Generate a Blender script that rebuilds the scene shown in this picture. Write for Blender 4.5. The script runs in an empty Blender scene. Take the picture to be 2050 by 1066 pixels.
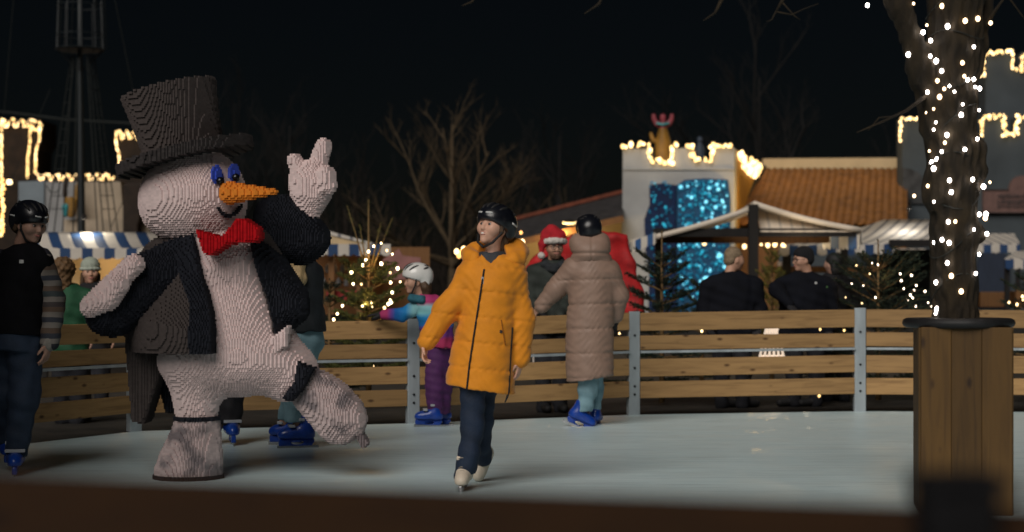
import bpy, bmesh, math, random
import numpy as np
from mathutils import Vector, Matrix
R = math.radians
scene = bpy.context.scene
col = scene.collection
# ------------------------------------------------------------------ camera, world, sun, exposure
FPX, HOR, CAMZ = 3400.0, 584.0, 1.15          # focal length in photo pixels, horizon row, eye height
cam = bpy.data.cameras.new("camera")
cam.sensor_width = 36.0
cam.lens = 36.0 * FPX / 2050.0
cam.shift_y = (HOR - 533.0) / 2050.0
cam.clip_start, cam.clip_end = 0.1, 800.0
cam.dof.use_dof = True
cam.dof.focus_distance = 11.2
cam.dof.aperture_fstop = 1.7
cam_o = bpy.data.objects.new("camera", cam)
cam_o.location = (0, 0, CAMZ)
cam_o.rotation_euler = (R(90), 0, 0)
col.objects.link(cam_o)
scene.camera = cam_o
SUN_EL, SUN_AZ = 35.0, 20.0                   # floodlight key: from behind the camera, to the left
w = bpy.data.worlds.new("World"); scene.world = w; w.use_nodes = True
sky = w.node_tree.nodes.new("ShaderNodeTexSky"); sky.sky_type = 'NISHITA'; sky.sun_disc = False
sky.sun_elevation = R(SUN_EL); sky.sun_rotation = R(180 + SUN_AZ)
bg = w.node_tree.nodes["Background"]; bg.inputs[1].default_value = 0.0006
w.node_tree.links.new(sky.outputs[0], bg.inputs[0])
sl = bpy.data.lights.new("sun", 'SUN'); sl.energy = 2.4; sl.angle = R(40); sl.color = (1.0, .93, .86)
so = bpy.data.objects.new("sun", sl)
sd = Vector((math.sin(R(SUN_AZ)) * math.cos(R(SUN_EL)), math.cos(R(SUN_AZ)) * math.cos(R(SUN_EL)), -math.sin(R(SUN_EL))))
so.rotation_euler = sd.to_track_quat('-Z', 'Y').to_euler(); so.location = (-6, -8, 9)
col.objects.link(so)
vs = scene.view_settings
vs.view_transform = 'Standard'; vs.look = 'None'; vs.gamma = 1.0; vs.exposure = 0.0; vs.use_curve_mapping = False
cy = scene.cycles
cy.use_denoising = True; cy.denoiser = 'OPENIMAGEDENOISE'
cy.max_bounces = 6; cy.diffuse_bounces = 3; cy.glossy_bounces = 3; cy.sample_clamp_indirect = 3.0
cy.caustics_reflective = False; cy.caustics_refractive = False

def P(px, py, Y):
    """photo pixel + distance -> point in metres"""
    return np.array([(px - 1025.0) / FPX * Y, Y, CAMZ - (py - HOR) / FPX * Y])

# ------------------------------------------------------------------ materials
def _new(name):
    m = bpy.data.materials.new(name); m.use_nodes = True
    nt = m.node_tree
    return m, nt, nt.nodes["Principled BSDF"]
def N(nt, typ, **kw):
    n = nt.nodes.new(typ)
    for k, v in kw.items(): setattr(n, k, v)
    return n
def ramp(nt, stops, interp='LINEAR'):
    r = N(nt, "ShaderNodeValToRGB"); e = r.color_ramp; e.interpolation = interp
    while len(e.elements) < len(stops): e.elements.new(0.5)
    for el, (p, c) in zip(e.elements, stops):
        el.position = p; el.color = (*c, 1)
    return r
def pm(name, c, rough=.7, var=.25, scale=12., bump=.15, bscale=None, metal=0., spec=.4, coat=0., stretch=None, sheen=0.):
    """plain procedural material: colour mottled by noise, bumped by finer noise"""
    m, nt, b = _new(name); L = nt.links.new
    tc = N(nt, "ShaderNodeTexCoord"); mp = N(nt, "ShaderNodeMapping"); L(tc.outputs["Object"], mp.inputs[0])
    if stretch: mp.inputs["Scale"].default_value = stretch
    n = N(nt, "ShaderNodeTexNoise"); n.inputs["Scale"].default_value = scale; n.inputs["Detail"].default_value = 5
    L(mp.outputs[0], n.inputs["Vector"])
    lo = tuple(max(0, x * (1 - var)) for x in c); hi = tuple(min(1, x * (1 + var)) for x in c)
    r = ramp(nt, [(.3, lo), (.7, hi)]); L(n.outputs["Fac"], r.inputs[0]); L(r.outputs[0], b.inputs["Base Color"])
    b.inputs["Roughness"].default_value = rough; b.inputs["Metallic"].default_value = metal
    b.inputs["Specular IOR Level"].default_value = spec; b.inputs["Coat Weight"].default_value = coat
    b.inputs["Sheen Weight"].default_value = sheen
    if bump:
        n2 = N(nt, "ShaderNodeTexNoise"); n2.inputs["Scale"].default_value = bscale or scale * 6; n2.inputs["Detail"].default_value = 3
        L(mp.outputs[0], n2.inputs["Vector"])
        bp = N(nt, "ShaderNodeBump"); bp.inputs["Strength"].default_value = bump; bp.inputs["Distance"].default_value = .01
        L(n2.outputs["Fac"], bp.inputs["Height"]); L(bp.outputs[0], b.inputs["Normal"])
    return m
def emit(name, c, s):
    m, nt, b = _new(name)
    b.inputs["Base Color"].default_value = (*[x * .5 for x in c], 1)
    b.inputs["Emission Color"].default_value = (*c, 1); b.inputs["Emission Strength"].default_value = s
    return m
def brick_mat(name, c, rough=.45, var=.10, stain=None, spec=.4):
    """moulded plastic bricks: every brick a slightly different tone (attribute), optional grey weathering patches"""
    m, nt, b = _new(name); L = nt.links.new
    a = N(nt, "ShaderNodeAttribute"); a.attribute_name = "tone"
    r = ramp(nt, [(0, tuple(x * (1 - var) for x in c)), (1, tuple(min(1, x * (1 + var)) for x in c))])
    L(a.outputs["Fac"], r.inputs[0]); out = r.outputs[0]
    if stain:
        tc = N(nt, "ShaderNodeTexCoord"); n = N(nt, "ShaderNodeTexNoise"); n.inputs["Scale"].default_value = 7.; n.inputs["Detail"].default_value = 4
        L(tc.outputs["Object"], n.inputs["Vector"])
        rr = ramp(nt, [(.48, (0, 0, 0)), (.62, (.8, .8, .8))]); L(n.outputs["Fac"], rr.inputs[0])
        mx = N(nt, "ShaderNodeMixRGB"); L(rr.outputs[0], mx.inputs[0]); L(out, mx.inputs[1]); mx.inputs[2].default_value = (*stain, 1); out = mx.outputs[0]
    L(out, b.inputs["Base Color"]); b.inputs["Roughness"].default_value = rough; b.inputs["Specular IOR Level"].default_value = spec
    return m
def wood(name, c, dark, knots=True, axis=0, rough=.65, scale=1.0, rings=1.0):
    """planed softwood: long grain along one axis, knots, tone per board from the object's own random"""
    m, nt, b = _new(name); L = nt.links.new
    tc = N(nt, "ShaderNodeTexCoord"); oi = N(nt, "ShaderNodeObjectInfo")
    ad = N(nt, "ShaderNodeVectorMath", operation='ADD'); sc_ = N(nt, "ShaderNodeVectorMath", operation='SCALE')
    cb = N(nt, "ShaderNodeCombineXYZ")
    for i in range(3): L(oi.outputs["Random"], cb.inputs[i])
    sc_.inputs["Scale"].default_value = 37.; L(cb.outputs[0], sc_.inputs[0])
    L(tc.outputs["Object"], ad.inputs[0]); L(sc_.outputs[0], ad.inputs[1])
    mp = N(nt, "ShaderNodeMapping"); s = [14. * scale] * 3; s[axis] = 1.1 * scale; mp.inputs["Scale"].default_value = s
    L(ad.outputs[0], mp.inputs[0])
    n = N(nt, "ShaderNodeTexNoise"); n.inputs["Scale"].default_value = 2.2; n.inputs["Detail"].default_value = 6; n.inputs["Distortion"].default_value = .8
    L(mp.outputs[0], n.inputs["Vector"])
    mid = tuple((x * .62 + y * .38) for x, y in zip(c, dark))
    r = ramp(nt, [(.3, mid), (.5, c), (.72, tuple(x * 1.15 for x in c))]); L(n.outputs["Fac"], r.inputs[0]); out = r.outputs[0]
    if knots:
        mk = N(nt, "ShaderNodeMapping"); s2 = [15. * scale] * 3; s2[axis] = 7. * scale; mk.inputs["Scale"].default_value = s2
        L(ad.outputs[0], mk.inputs[0])
        v = N(nt, "ShaderNodeTexVoronoi"); v.inputs["Scale"].default_value = .62; L(mk.outputs[0], v.inputs["Vector"])
        kr = ramp(nt, [(.06, (.9, .9, .9)), (.12, (.4, .4, .4)), (.17, (0, 0, 0))]); L(v.outputs["Distance"], kr.inputs[0])
        mx = N(nt, "ShaderNodeMixRGB"); L(kr.outputs[0], mx.inputs[0]); L(out, mx.inputs[1]); mx.inputs[2].default_value = (*dark, 1); out = mx.outputs[0]
    hv = N(nt, "ShaderNodeHueSaturation"); ma = N(nt, "ShaderNodeMapRange"); ma.inputs[3].default_value = .78; ma.inputs[4].default_value = 1.18
    L(oi.outputs["Random"], ma.inputs[0]); L(ma.outputs[0], hv.inputs["Value"]); L(out, hv.inputs["Color"]); L(hv.outputs[0], b.inputs["Base Color"])
    b.inputs["Roughness"].default_value = rough; b.inputs["Specular IOR Level"].default_value = .3
    bp = N(nt, "ShaderNodeBump"); bp.inputs["Strength"].default_value = .2; bp.inputs["Distance"].default_value = .004
    L(n.outputs["Fac"], bp.inputs["Height"]); L(bp.outputs[0], b.inputs["Normal"])
    return m
def stripes(name, ca, cb_, width, frac=.5, axis=0, rough=.75, off=0.):
    m, nt, b = _new(name); L = nt.links.new
    tc = N(nt, "ShaderNodeTexCoord"); sp = N(nt, "ShaderNodeSeparateXYZ"); L(tc.outputs["Object"], sp.inputs[0])
    a = N(nt, "ShaderNodeMath", operation='MULTIPLY_ADD'); a.inputs[1].default_value = 1 / width; a.inputs[2].default_value = 50.3 + off
    L(sp.outputs[axis], a.inputs[0])
    f = N(nt, "ShaderNodeMath", operation='FRACT'); L(a.outputs[0], f.inputs[0])
    g = N(nt, "ShaderNodeMath", operation='GREATER_THAN'); g.inputs[1].default_value = frac; L(f.outputs[0], g.inputs[0])
    n = N(nt, "ShaderNodeTexNoise"); n.inputs["Scale"].default_value = 4; n.inputs["Detail"].default_value = 4; L(tc.outputs["Object"], n.inputs["Vector"])
    mx = N(nt, "ShaderNodeMixRGB"); L(g.outputs[0], mx.inputs[0]); mx.inputs[1].default_value = (*ca, 1); mx.inputs[2].default_value = (*cb_, 1)
    m2 = N(nt, "ShaderNodeMixRGB"); m2.blend_type = 'MULTIPLY'; m2.inputs[0].default_value = .5; L(mx.outputs[0], m2.inputs[1]); L(n.outputs["Color"], m2.inputs[2])
    r2 = ramp(nt, [(.3, (.75, .75, .75)), (.6, (1, 1, 1))]); L(n.outputs["Fac"], r2.inputs[0]); L(r2.outputs[0], m2.inputs[2])
    L(m2.outputs[0], b.inputs["Base Color"]); b.inputs["Roughness"].default_value = rough
    return m
def zbands(name, stops, z0, z1, rough=.8, dist=.06, axis=2, interp='LINEAR'):
    """knitted / printed bands of colour along one axis of the garment"""
    m, nt, b = _new(name); L = nt.links.new
    tc = N(nt, "ShaderNodeTexCoord"); n = N(nt, "ShaderNodeTexNoise"); n.inputs["Scale"].default_value = 9; L(tc.outputs["Object"], n.inputs["Vector"])
    sp = N(nt, "ShaderNodeSeparateXYZ"); L(tc.outputs["Object"], sp.inputs[0])
    mr = N(nt, "ShaderNodeMapRange"); mr.inputs[1].default_value = z0; mr.inputs[2].default_value = z1; L(sp.outputs[axis], mr.inputs[0])
    ad = N(nt, "ShaderNodeMath", operation='MULTIPLY_ADD'); ad.inputs[1].default_value = dist; L(n.outputs["Fac"], ad.inputs[0]); L(mr.outputs[0], ad.inputs[2])
    r = ramp(nt, stops, interp); L(ad.outputs[0], r.inputs[0]); L(r.outputs[0], b.inputs["Base Color"]); b.inputs["Roughness"].default_value = rough
    return m

# ------------------------------------------------------------------ objects
def off(o):
    v = np.zeros(3)
    while o is not None:
        v = v + np.array(o.location); o = o.parent
    return v
def link_mesh(name, V, F, mat, parent=None, smooth=False, origin=None):
    V = np.asarray(V, dtype=float)
    o0 = off(parent) if parent is not None else (np.array(origin) if origin is not None else np.zeros(3))
    me = bpy.data.meshes.new(name); me.from_pydata((V - o0).tolist(), [], F if isinstance(F, list) else F.tolist())
    if mat: me.materials.append(mat)
    if smooth: me.polygons.foreach_set("use_smooth", [True] * len(me.polygons))
    me.update()
    o = bpy.data.objects.new(name, me); col.objects.link(o)
    if parent is not None: o.parent = parent
    elif origin is not None: o.location = origin
    return o
def tag(o, label=None, cat=None, group=None, kind=None):
    if label: o["label"] = label
    if cat: o["category"] = cat
    if group: o["group"] = group
    if kind: o["kind"] = kind
    return o
def thing(name, label, cat, loc, group=None):
    o = bpy.data.objects.new(name, None); o.location = [float(x) for x in loc]; o.empty_display_size = .2; col.objects.link(o)
    return tag(o, label, cat, group)
class MB:
    """collects boxes, prisms and tubes into one mesh"""
    def __init__(s): s.V = []; s.F = []
    def add(s, V, F):
        n = len(s.V); s.V += [tuple(map(float, v)) for v in V]; s.F += [tuple(i + n for i in f) for f in F]; return s
    def hexa(s, v):       # 8 corners: bottom 4 ccw, top 4 ccw
        return s.add(v, [(3, 2, 1, 0), (4, 5, 6, 7), (0, 1, 5, 4), (1, 2, 6, 5), (2, 3, 7, 6), (3, 0, 4, 7)])
    def box(s, c, h, ax=None, ay=None, az=None):
        c = np.array(c, float); ax = np.array(ax if ax is not None else (1, 0, 0), float); ay = np.array(ay if ay is not None else (0, 1, 0), float); az = np.array(az if az is not None else (0, 0, 1), float)
        v = [c + sx * h[0] * ax + sy * h[1] * ay + sz * h[2] * az for sz in (-1, 1) for sx, sy in ((-1, -1), (1, -1), (1, 1), (-1, 1))]
        return s.hexa(v)
    def beam(s, a, b, wx, wz, up=(0, 0, 1)):
        a = np.array(a, float); b = np.array(b, float); d = b - a; L = np.linalg.norm(d); d /= L
        up = np.array(up, float); sx = np.cross(d, up); sx /= np.linalg.norm(sx); u = np.cross(sx, d)
        return s.box((a + b) / 2, (L / 2, wx / 2, wz / 2), d, sx, u)
    def tube(s, pts, rad, n=6, cap=True):
        pts = [np.array(p, float) for p in pts]
        if not hasattr(rad, '__len__'): rad = [rad] * len(pts)
        V = []; F = []; ref = None
        for i, p in enumerate(pts):
            d = pts[min(i + 1, len(pts) - 1)] - pts[max(i - 1, 0)]; d = d / (np.linalg.norm(d) + 1e-9)
            if ref is None: ref = np.cross(d, (0, 0, 1) if abs(d[2]) < .9 else (1, 0, 0))
            ref = ref - d * np.dot(ref, d); ref /= np.linalg.norm(ref) + 1e-9; q = np.cross(d, ref)
            for k in range(n):
                a = 2 * math.pi * k / n; V.append(p + rad[i] * (math.cos(a) * ref + math.sin(a) * q))
        for i in range(len(pts) - 1):
            for k in range(n):
                F.append((i * n + k, i * n + (k + 1) % n, (i + 1) * n + (k + 1) % n, (i + 1) * n + k))
        if cap: F.append(tuple(range(n - 1, -1, -1))); F.append(tuple((len(pts) - 1) * n + k for k in range(n)))
        return s.add(V, F)
    def lathe(s, c, prof, n=20):
        V = []; F = []
        for r, z in prof:
            for k in range(n):
                a = 2 * math.pi * k / n; V.append((c[0] + r * math.cos(a), c[1] + r * math.sin(a), c[2] + z))
        for i in range(len(prof) - 1):
            for k in range(n): F.append((i * n + k, i * n + (k + 1) % n, (i + 1) * n + (k + 1) % n, (i + 1) * n + k))
        F.append(tuple(range(n - 1, -1, -1))); F.append(tuple((len(prof) - 1) * n + k for k in range(n)))
        return s.add(V, F)
    def prism(s, pts, dvec):
        """closed polygon (points ccw seen from the side dvec points away from) extruded by dvec"""
        bm = bmesh.new(); vs = [bm.verts.new(p) for p in pts]; f = bm.faces.new(vs)
        r = bmesh.ops.extrude_face_region(bm, geom=[f]); bmesh.ops.translate(bm, verts=[g for g in r['geom'] if isinstance(g, bmesh.types.BMVert)], vec=Vector(dvec))
        bmesh.ops.triangulate(bm, faces=[q for q in bm.faces if len(q.verts) > 4]); bmesh.ops.recalc_face_normals(bm, faces=bm.faces)
        bm.verts.index_update(); s.add([v.co[:] for v in bm.verts], [tuple(v.index for v in q.verts) for q in bm.faces]); bm.free(); return s
    def build(s, name, mat, parent=None, smooth=False, origin=None, bevel=0):
        o = link_mesh(name, s.V, s.F, mat, parent, smooth, origin)
        if bevel:
            md = o.modifiers.new("bevel", 'BEVEL'); md.width = bevel; md.segments = 2; md.limit_method = 'ANGLE'
        return o

# ------------------------------------------------------------------ distance fields -> meshes
def smin(a, b, k):
    if k <= 0: return np.minimum(a, b)
    h = np.maximum(k - np.abs(a - b), 0) / k
    return np.minimum(a, b) - h * h * k * .25
class SD:
    def __init__(s): s.ops = []; s.lo = np.full(3, 1e9); s.hi = np.full(3, -1e9); s.disp = None
    def _bb(s, lo, hi): s.lo = np.minimum(s.lo, lo); s.hi = np.maximum(s.hi, hi)
    def cap(s, a, b, ra, rb=None, k=.02, mode='u'):
        a = np.array(a, float); b = np.array(b, float); rb = ra if rb is None else rb; ba = b - a; bb = max(ba @ ba, 1e-9)
        def f(p):
            h = np.clip((p - a) @ ba / bb, 0, 1); return np.linalg.norm(p - a - h[:, None] * ba, axis=1) - (ra + (rb - ra) * h)
        if mode == 'u': r = max(ra, rb); s._bb(np.minimum(a, b) - r, np.maximum(a, b) + r)
        s.ops.append((f, k, mode)); return s
    def chain(s, pts, rad, k=.02, mode='u'):
        if not hasattr(rad, '__len__'): rad = [rad] * len(pts)
        for i in range(len(pts) - 1): s.cap(pts[i], pts[i + 1], rad[i], rad[i + 1], k, mode)
        return s
    def ell(s, c, r, M=None, k=.02, mode='u'):
        c = np.array(c, float); r = np.array(r, float); M = np.eye(3) if M is None else np.array(M, float)   # rows of M: the local axes
        def f(p):
            q = (p - c) @ M.T; k0 = np.linalg.norm(q / r, axis=1); k1 = np.linalg.norm(q / (r * r), axis=1)
            return np.where(k1 > 1e-6, k0 * (k0 - 1) / np.maximum(k1, 1e-6), -r.min())
        if mode == 'u': s._bb(c - r.max(), c + r.max())
        s.ops.append((f, k, mode)); return s
    def box(s, c, h, M=None, rnd=.01, k=0., mode='u'):
        c = np.array(c, float); h = np.array(h, float) - rnd; M = np.eye(3) if M is None else np.array(M, float)
        def f(p):
            q = np.abs((p - c) @ M.T) - h; return np.linalg.norm(np.maximum(q, 0), axis=1) + np.minimum(q.max(axis=1), 0) - rnd
        if mode == 'u': d = np.linalg.norm(h + rnd); s._bb(c - d, c + d)
        s.ops.append((f, k, mode)); return s
    def loft(s, rows, k=.02, mode='u'):
        """rows: (z, cx, cy, half width, half depth) -> elliptical sections stacked along z"""
        A = np.array(sorted(rows), float); z = A[:, 0]
        def f(p):
            cx, cyy, a, b = (np.interp(p[:, 2], z, A[:, i]) for i in (1, 2, 3, 4))
            q = np.sqrt(((p[:, 0] - cx) / a) ** 2 + ((p[:, 1] - cyy) / b) ** 2)
            return np.maximum((q - 1) * np.minimum(a, b), np.maximum(p[:, 2] - z[-1], z[0] - p[:, 2]))
        m = A[:, 3:].max(); s._bb([A[:, 1].min() - m, A[:, 2].min() - m, z[0]], [A[:, 1].max() + m, A[:, 2].max() + m, z[-1]])
        s.ops.append((f, k, mode)); return s
    def poly(s, xz, y, hy, rnd=.02, k=0., mode='u'):
        """polygon in the x-z plane given thickness hy each way along y, rounded"""
        a = np.array(xz, float); b = np.roll(a, -1, axis=0)
        def f(p):
            q = p[:, [0, 2]]; d = np.full(len(q), 1e9); sgn = np.ones(len(q))
            for u, v in zip(a, b):
                e = v - u; wv = q - u; t = np.clip(wv @ e / max(e @ e, 1e-12), 0, 1); r = wv - t[:, None] * e; d = np.minimum(d, (r * r).sum(1))
                c1 = q[:, 1] >= u[1]; c2 = q[:, 1] < v[1]; c3 = e[0] * wv[:, 1] > e[1] * wv[:, 0]
                sgn = np.where((c1 & c2 & c3) | (~c1 & ~c2 & ~c3), -sgn, sgn)
            d2 = sgn * np.sqrt(d) + rnd; dy = np.abs(p[:, 1] - y) - hy + rnd
            return np.minimum(np.maximum(d2, dy), 0) + np.sqrt(np.maximum(d2, 0) ** 2 + np.maximum(dy, 0) ** 2) - rnd
        if mode == 'u': s._bb([a[:, 0].min(), y - hy, a[:, 1].min()], [a[:, 0].max(), y + hy, a[:, 1].max()])
        s.ops.append((f, k, mode)); return s
    def half(s, c, n, mode='i', k=.0):
        """keep the side of the plane opposite to n"""
        c = np.array(c, float); n = np.array(n, float); n /= np.linalg.norm(n)
        s.ops.append((lambda p: (p - c) @ n, k, mode)); return s
    def ev(s, p):
        d = np.full(len(p), 1e3)
        for f, k, m in s.ops:
            v = f(p)
            if m == 'u': d = smin(d, v, k)
            elif m == 's': d = -smin(-d, v, k)
            else: d = -smin(-d, -v, k)
        if s.disp is not None: d = d + s.disp(p)
        return d
    def front(s, x, z, y0, y1):
        """first surface met going from y0 to y1 at (x, z); None when missed"""
        ys = np.linspace(y0, y1, 400); d = s.ev(np.stack([np.full(400, x), ys, np.full(400, z)], 1)); i = np.argmax(d < 0)
        return ys[i] if d[i] < 0 else None
    def mesh(s, h, pad=.03, B=8):
        lo = s.lo - pad; n = np.ceil((s.hi + pad - lo) / h / B).astype(int) * B
        nb = n // B
        g = np.stack(np.meshgrid(*[np.arange(k) for k in nb], indexing='ij'), -1).reshape(-1, 3)
        cd = s.ev(lo + (g * B + (B - 1) / 2) * h)
        act = np.abs(cd) < (B * .87 * h) * 1.6 + 2 * h + .02
        D = np.repeat(np.repeat(np.repeat(cd.reshape(nb), B, 0), B, 1), B, 2)
        l = np.stack(np.meshgrid(*[np.arange(B)] * 3, indexing='ij'), -1).reshape(-1, 3)
        idx = (g[act][:, None, :] * B + l[None]).reshape(-1, 3)
        for c0 in range(0, len(idx), 400000):
            ii = idx[c0:c0 + 400000]; D[ii[:, 0], ii[:, 1], ii[:, 2]] = s.ev(lo + ii * h)
        return netmesh(D, lo, h)
    def build(s, name, mat, parent, h, **kw):
        V, F = s.mesh(h); return link_mesh(name, V, F, mat, parent, True, **kw)
def netmesh(D, lo, h):
    S = D < 0; n = np.array(D.shape)
    acc = np.zeros((*(n - 1), 3)); cnt = np.zeros(n - 1)
    sl = lambda o, ax: tuple(slice(o[i], n[i] - 1 + o[i]) for i in range(3))
    for ax in range(3):
        u, v = [i for i in range(3) if i != ax]
        for a in (0, 1):
            for b in (0, 1):
                o0 = [0, 0, 0]; o0[u] = a; o0[v] = b; o1 = list(o0); o1[ax] = 1
                d0 = D[sl(o0, ax)]; d1 = D[sl(o1, ax)]; c = (d0 < 0) != (d1 < 0)
                t = np.where(c, d0 / np.where(c, d0 - d1, 1), 0)
                for i in range(3): acc[..., i] += c * (o0[i] if i != ax else 0)
                acc[..., ax] += np.where(c, t, 0); cnt += c
    m = cnt > 0; ids = np.full(n - 1, -1); ids[m] = np.arange(m.sum())
    cells = np.stack(np.nonzero(m), 1); V = lo + (cells + acc[m] / cnt[m][:, None]) * h
    F = []
    for ax in range(3):
        u, v = (ax + 1) % 3, (ax + 2) % 3
        a = [slice(1, n[i] - 1) for i in range(3)]; a[ax] = slice(0, n[ax] - 1); b = list(a); b[ax] = slice(1, n[ax])
        s0 = S[tuple(a)]; s1 = S[tuple(b)]; c = np.stack(np.nonzero(s0 != s1), 1)
        ins = s0[tuple(c.T)]; base = c.copy(); base[:, u] += 1; base[:, v] += 1
        def cell(du, dv):
            q = base.copy(); q[:, u] += du; q[:, v] += dv; return ids[tuple(q.T)]
        Q = np.stack([cell(-1, -1), cell(0, -1), cell(0, 0), cell(-1, 0)], 1)
        F.append(np.where(ins[:, None], Q, Q[:, ::-1]))
    return V, np.concatenate(F)
def unit(v): v = np.array(v, float); return v / (np.linalg.norm(v) + 1e-12)
def front_tube(S, pts, r, y0, y1, lift=.0):
    """tube laid on the front surface of a field through the given (x, z) points"""
    q = []
    for i in range(len(pts) - 1):
        for t in np.linspace(0, 1, 7)[:-1]:
            q.append(np.array(pts[i]) * (1 - t) + np.array(pts[i + 1]) * t)
    q.append(np.array(pts[-1])); out = []
    for x, z in q:
        y = S.front(x, z, y0, y1)
        if y is not None: out.append((x, y - .004, z))
    return MB().tube(out, r, 6) if len(out) > 1 else None
# ------------------------------------------------------------------ setting
rng = random.Random(7)
def ice_material():
    m, nt, b = _new("ice"); L = nt.links.new
    tc = N(nt, "ShaderNodeTexCoord")
    n = N(nt, "ShaderNodeTexNoise"); n.inputs["Scale"].default_value = .55; n.inputs["Detail"].default_value = 6; n.inputs["Roughness"].default_value = .65
    L(tc.outputs["Object"], n.inputs["Vector"])
    r = ramp(nt, [(.3, (.57, .735, .775)), (.7, (.64, .80, .835))]); L(n.outputs["Fac"], r.inputs[0]); out = r.outputs[0]
    for rot, s in ((.5, 3.), (-.9, 2.3), (1.45, 2.6), (.1, 1.7)):       # skate cuts
        mp = N(nt, "ShaderNodeMapping"); mp.inputs["Rotation"].default_value = (0, 0, rot); mp.inputs["Scale"].default_value = (s * .16, s * 5, 1)
        L(tc.outputs["Object"], mp.inputs[0])
        q = N(nt, "ShaderNodeTexNoise"); q.inputs["Scale"].default_value = 1.6; q.inputs["Detail"].default_value = 3; q.inputs["Distortion"].default_value = .5; L(mp.outputs[0], q.inputs["Vector"])
        k = ramp(nt, [(.478, (0, 0, 0)), (.5, (.7, .7, .7)), (.522, (0, 0, 0))]); L(q.outputs["Fac"], k.inputs[0])
        mx = N(nt, "ShaderNodeMixRGB"); L(k.outputs[0], mx.inputs[0]); L(out, mx.inputs[1]); mx.inputs[2].default_value = (.40, .54, .58, 1) if s < 2.5 else (.74, .87, .89, 1); out = mx.outputs[0]
    L(out, b.inputs["Base Color"])
    n2 = N(nt, "ShaderNodeTexNoise"); n2.inputs["Scale"].default_value = 3; n2.inputs["Detail"].default_value = 8; L(tc.outputs["Object"], n2.inputs["Vector"])
    mr = N(nt, "ShaderNodeMapRange"); mr.inputs[3].default_value = .24; mr.inputs[4].default_value = .50; L(n2.outputs["Fac"], mr.inputs[0]); L(mr.outputs[0], b.inputs["Roughness"])
    bp = N(nt, "ShaderNodeBump"); bp.inputs["Strength"].default_value = .12; bp.inputs["Distance"].default_value = .01; L(n2.outputs["Fac"], bp.inputs["Height"]); L(bp.outputs[0], b.inputs["Normal"])
    b.inputs["Specular IOR Level"].default_value = .5
    return m
ICE = ice_material()
GROUND = pm("ground", (.022, .019, .015), .95, .5, 3., .6, 40)
STEEL = pm("galvanised steel", (.40, .45, .48), .45, .22, 7., .08, 60, metal=.35, stretch=(1, 1, .25))
PINE = wood("pine board", (.345, .205, .085), (.07, .03, .012))
DARKSTEEL = pm("dark steel", (.006, .006, .007), .8, .3, 20, .1, spec=.15)

# posts of the far barrier: (photo x, foot row, top row)
POSTS = [(-460, 948, 662), (272, 864, 648), (828, 848, 642), (1270, 831, 627), (1722, 824, 620), (2190, 826, 622), (2680, 829, 625)]
GY = lambda py: FPX * CAMZ / (py - HOR)
pw = []
for px, foot, top in POSTS:
    Y = GY(foot); f = P(px, foot, Y); t = P(px, top, Y); pw.append((f, t[2]))
# ice: out to the foot of the barrier; ground sheet below to the horizon
edge = [(-3.4, 1.0)] + [(-3.4, 9.75)] + [(f[0], f[1] + .02) for f, _ in pw] + [(11., 15.4), (11., 1.0)]
bm = bmesh.new(); fc = bm.faces.new([bm.verts.new((x, y, 0)) for x, y in edge]); bmesh.ops.triangulate(bm, faces=[fc])
me = bpy.data.meshes.new("ice"); bm.to_mesh(me); bm.free(); me.materials.append(ICE)
ice = bpy.data.objects.new("ice", me); col.objects.link(ice); tag(ice, kind="structure")
if ice.data.polygons[0].normal.z < 0: ice.data.flip_normals()
g = link_mesh("ground", [(-300, -40, -.03), (300, -40, -.03), (300, 500, -.03), (-300, 500, -.03)], [(0, 1, 2, 3)], GROUND); tag(g, kind="structure")

fence = thing("rink_barrier", "far rink barrier of four pine boards on grey steel posts along the ice edge", "fence", (pw[3][0][0], pw[3][0][1], 0))
ROWS = [(.0, .175), (.228, .366), (.45, .62), (.672, .832)]     # share of the post height, from the top
for i, (f, zt) in enumerate(pw):
    dirs = unit(pw[min(i + 1, len(pw) - 1)][0] - pw[max(i - 1, 0)][0]); nrm = np.array([dirs[1], -dirs[0], 0])
    m = MB(); c = f + nrm * .0
    m.box((c[0], c[1], zt / 2 + .005), (.055, .006, zt / 2 + .01), dirs, nrm)          # channel post: web and two flanges
    for s in (-1, 1): m.box((c[0] + dirs[0] * s * .050 - nrm[0] * .030, c[1] + dirs[1] * s * .050 - nrm[1] * .030, zt / 2), (.005, .028, zt / 2), dirs, nrm)
    po = m.build("post", STEEL, fence, bevel=.004)
    m = MB()
    for zz in (.20, .28, .46, .78): m.tube([c + nrm * .004 + np.array([0, 0, zt * zz]), c + nrm * .014 + np.array([0, 0, zt * zz])], .011, 8)
    m.build("bolt", DARKSTEEL, po)
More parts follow.
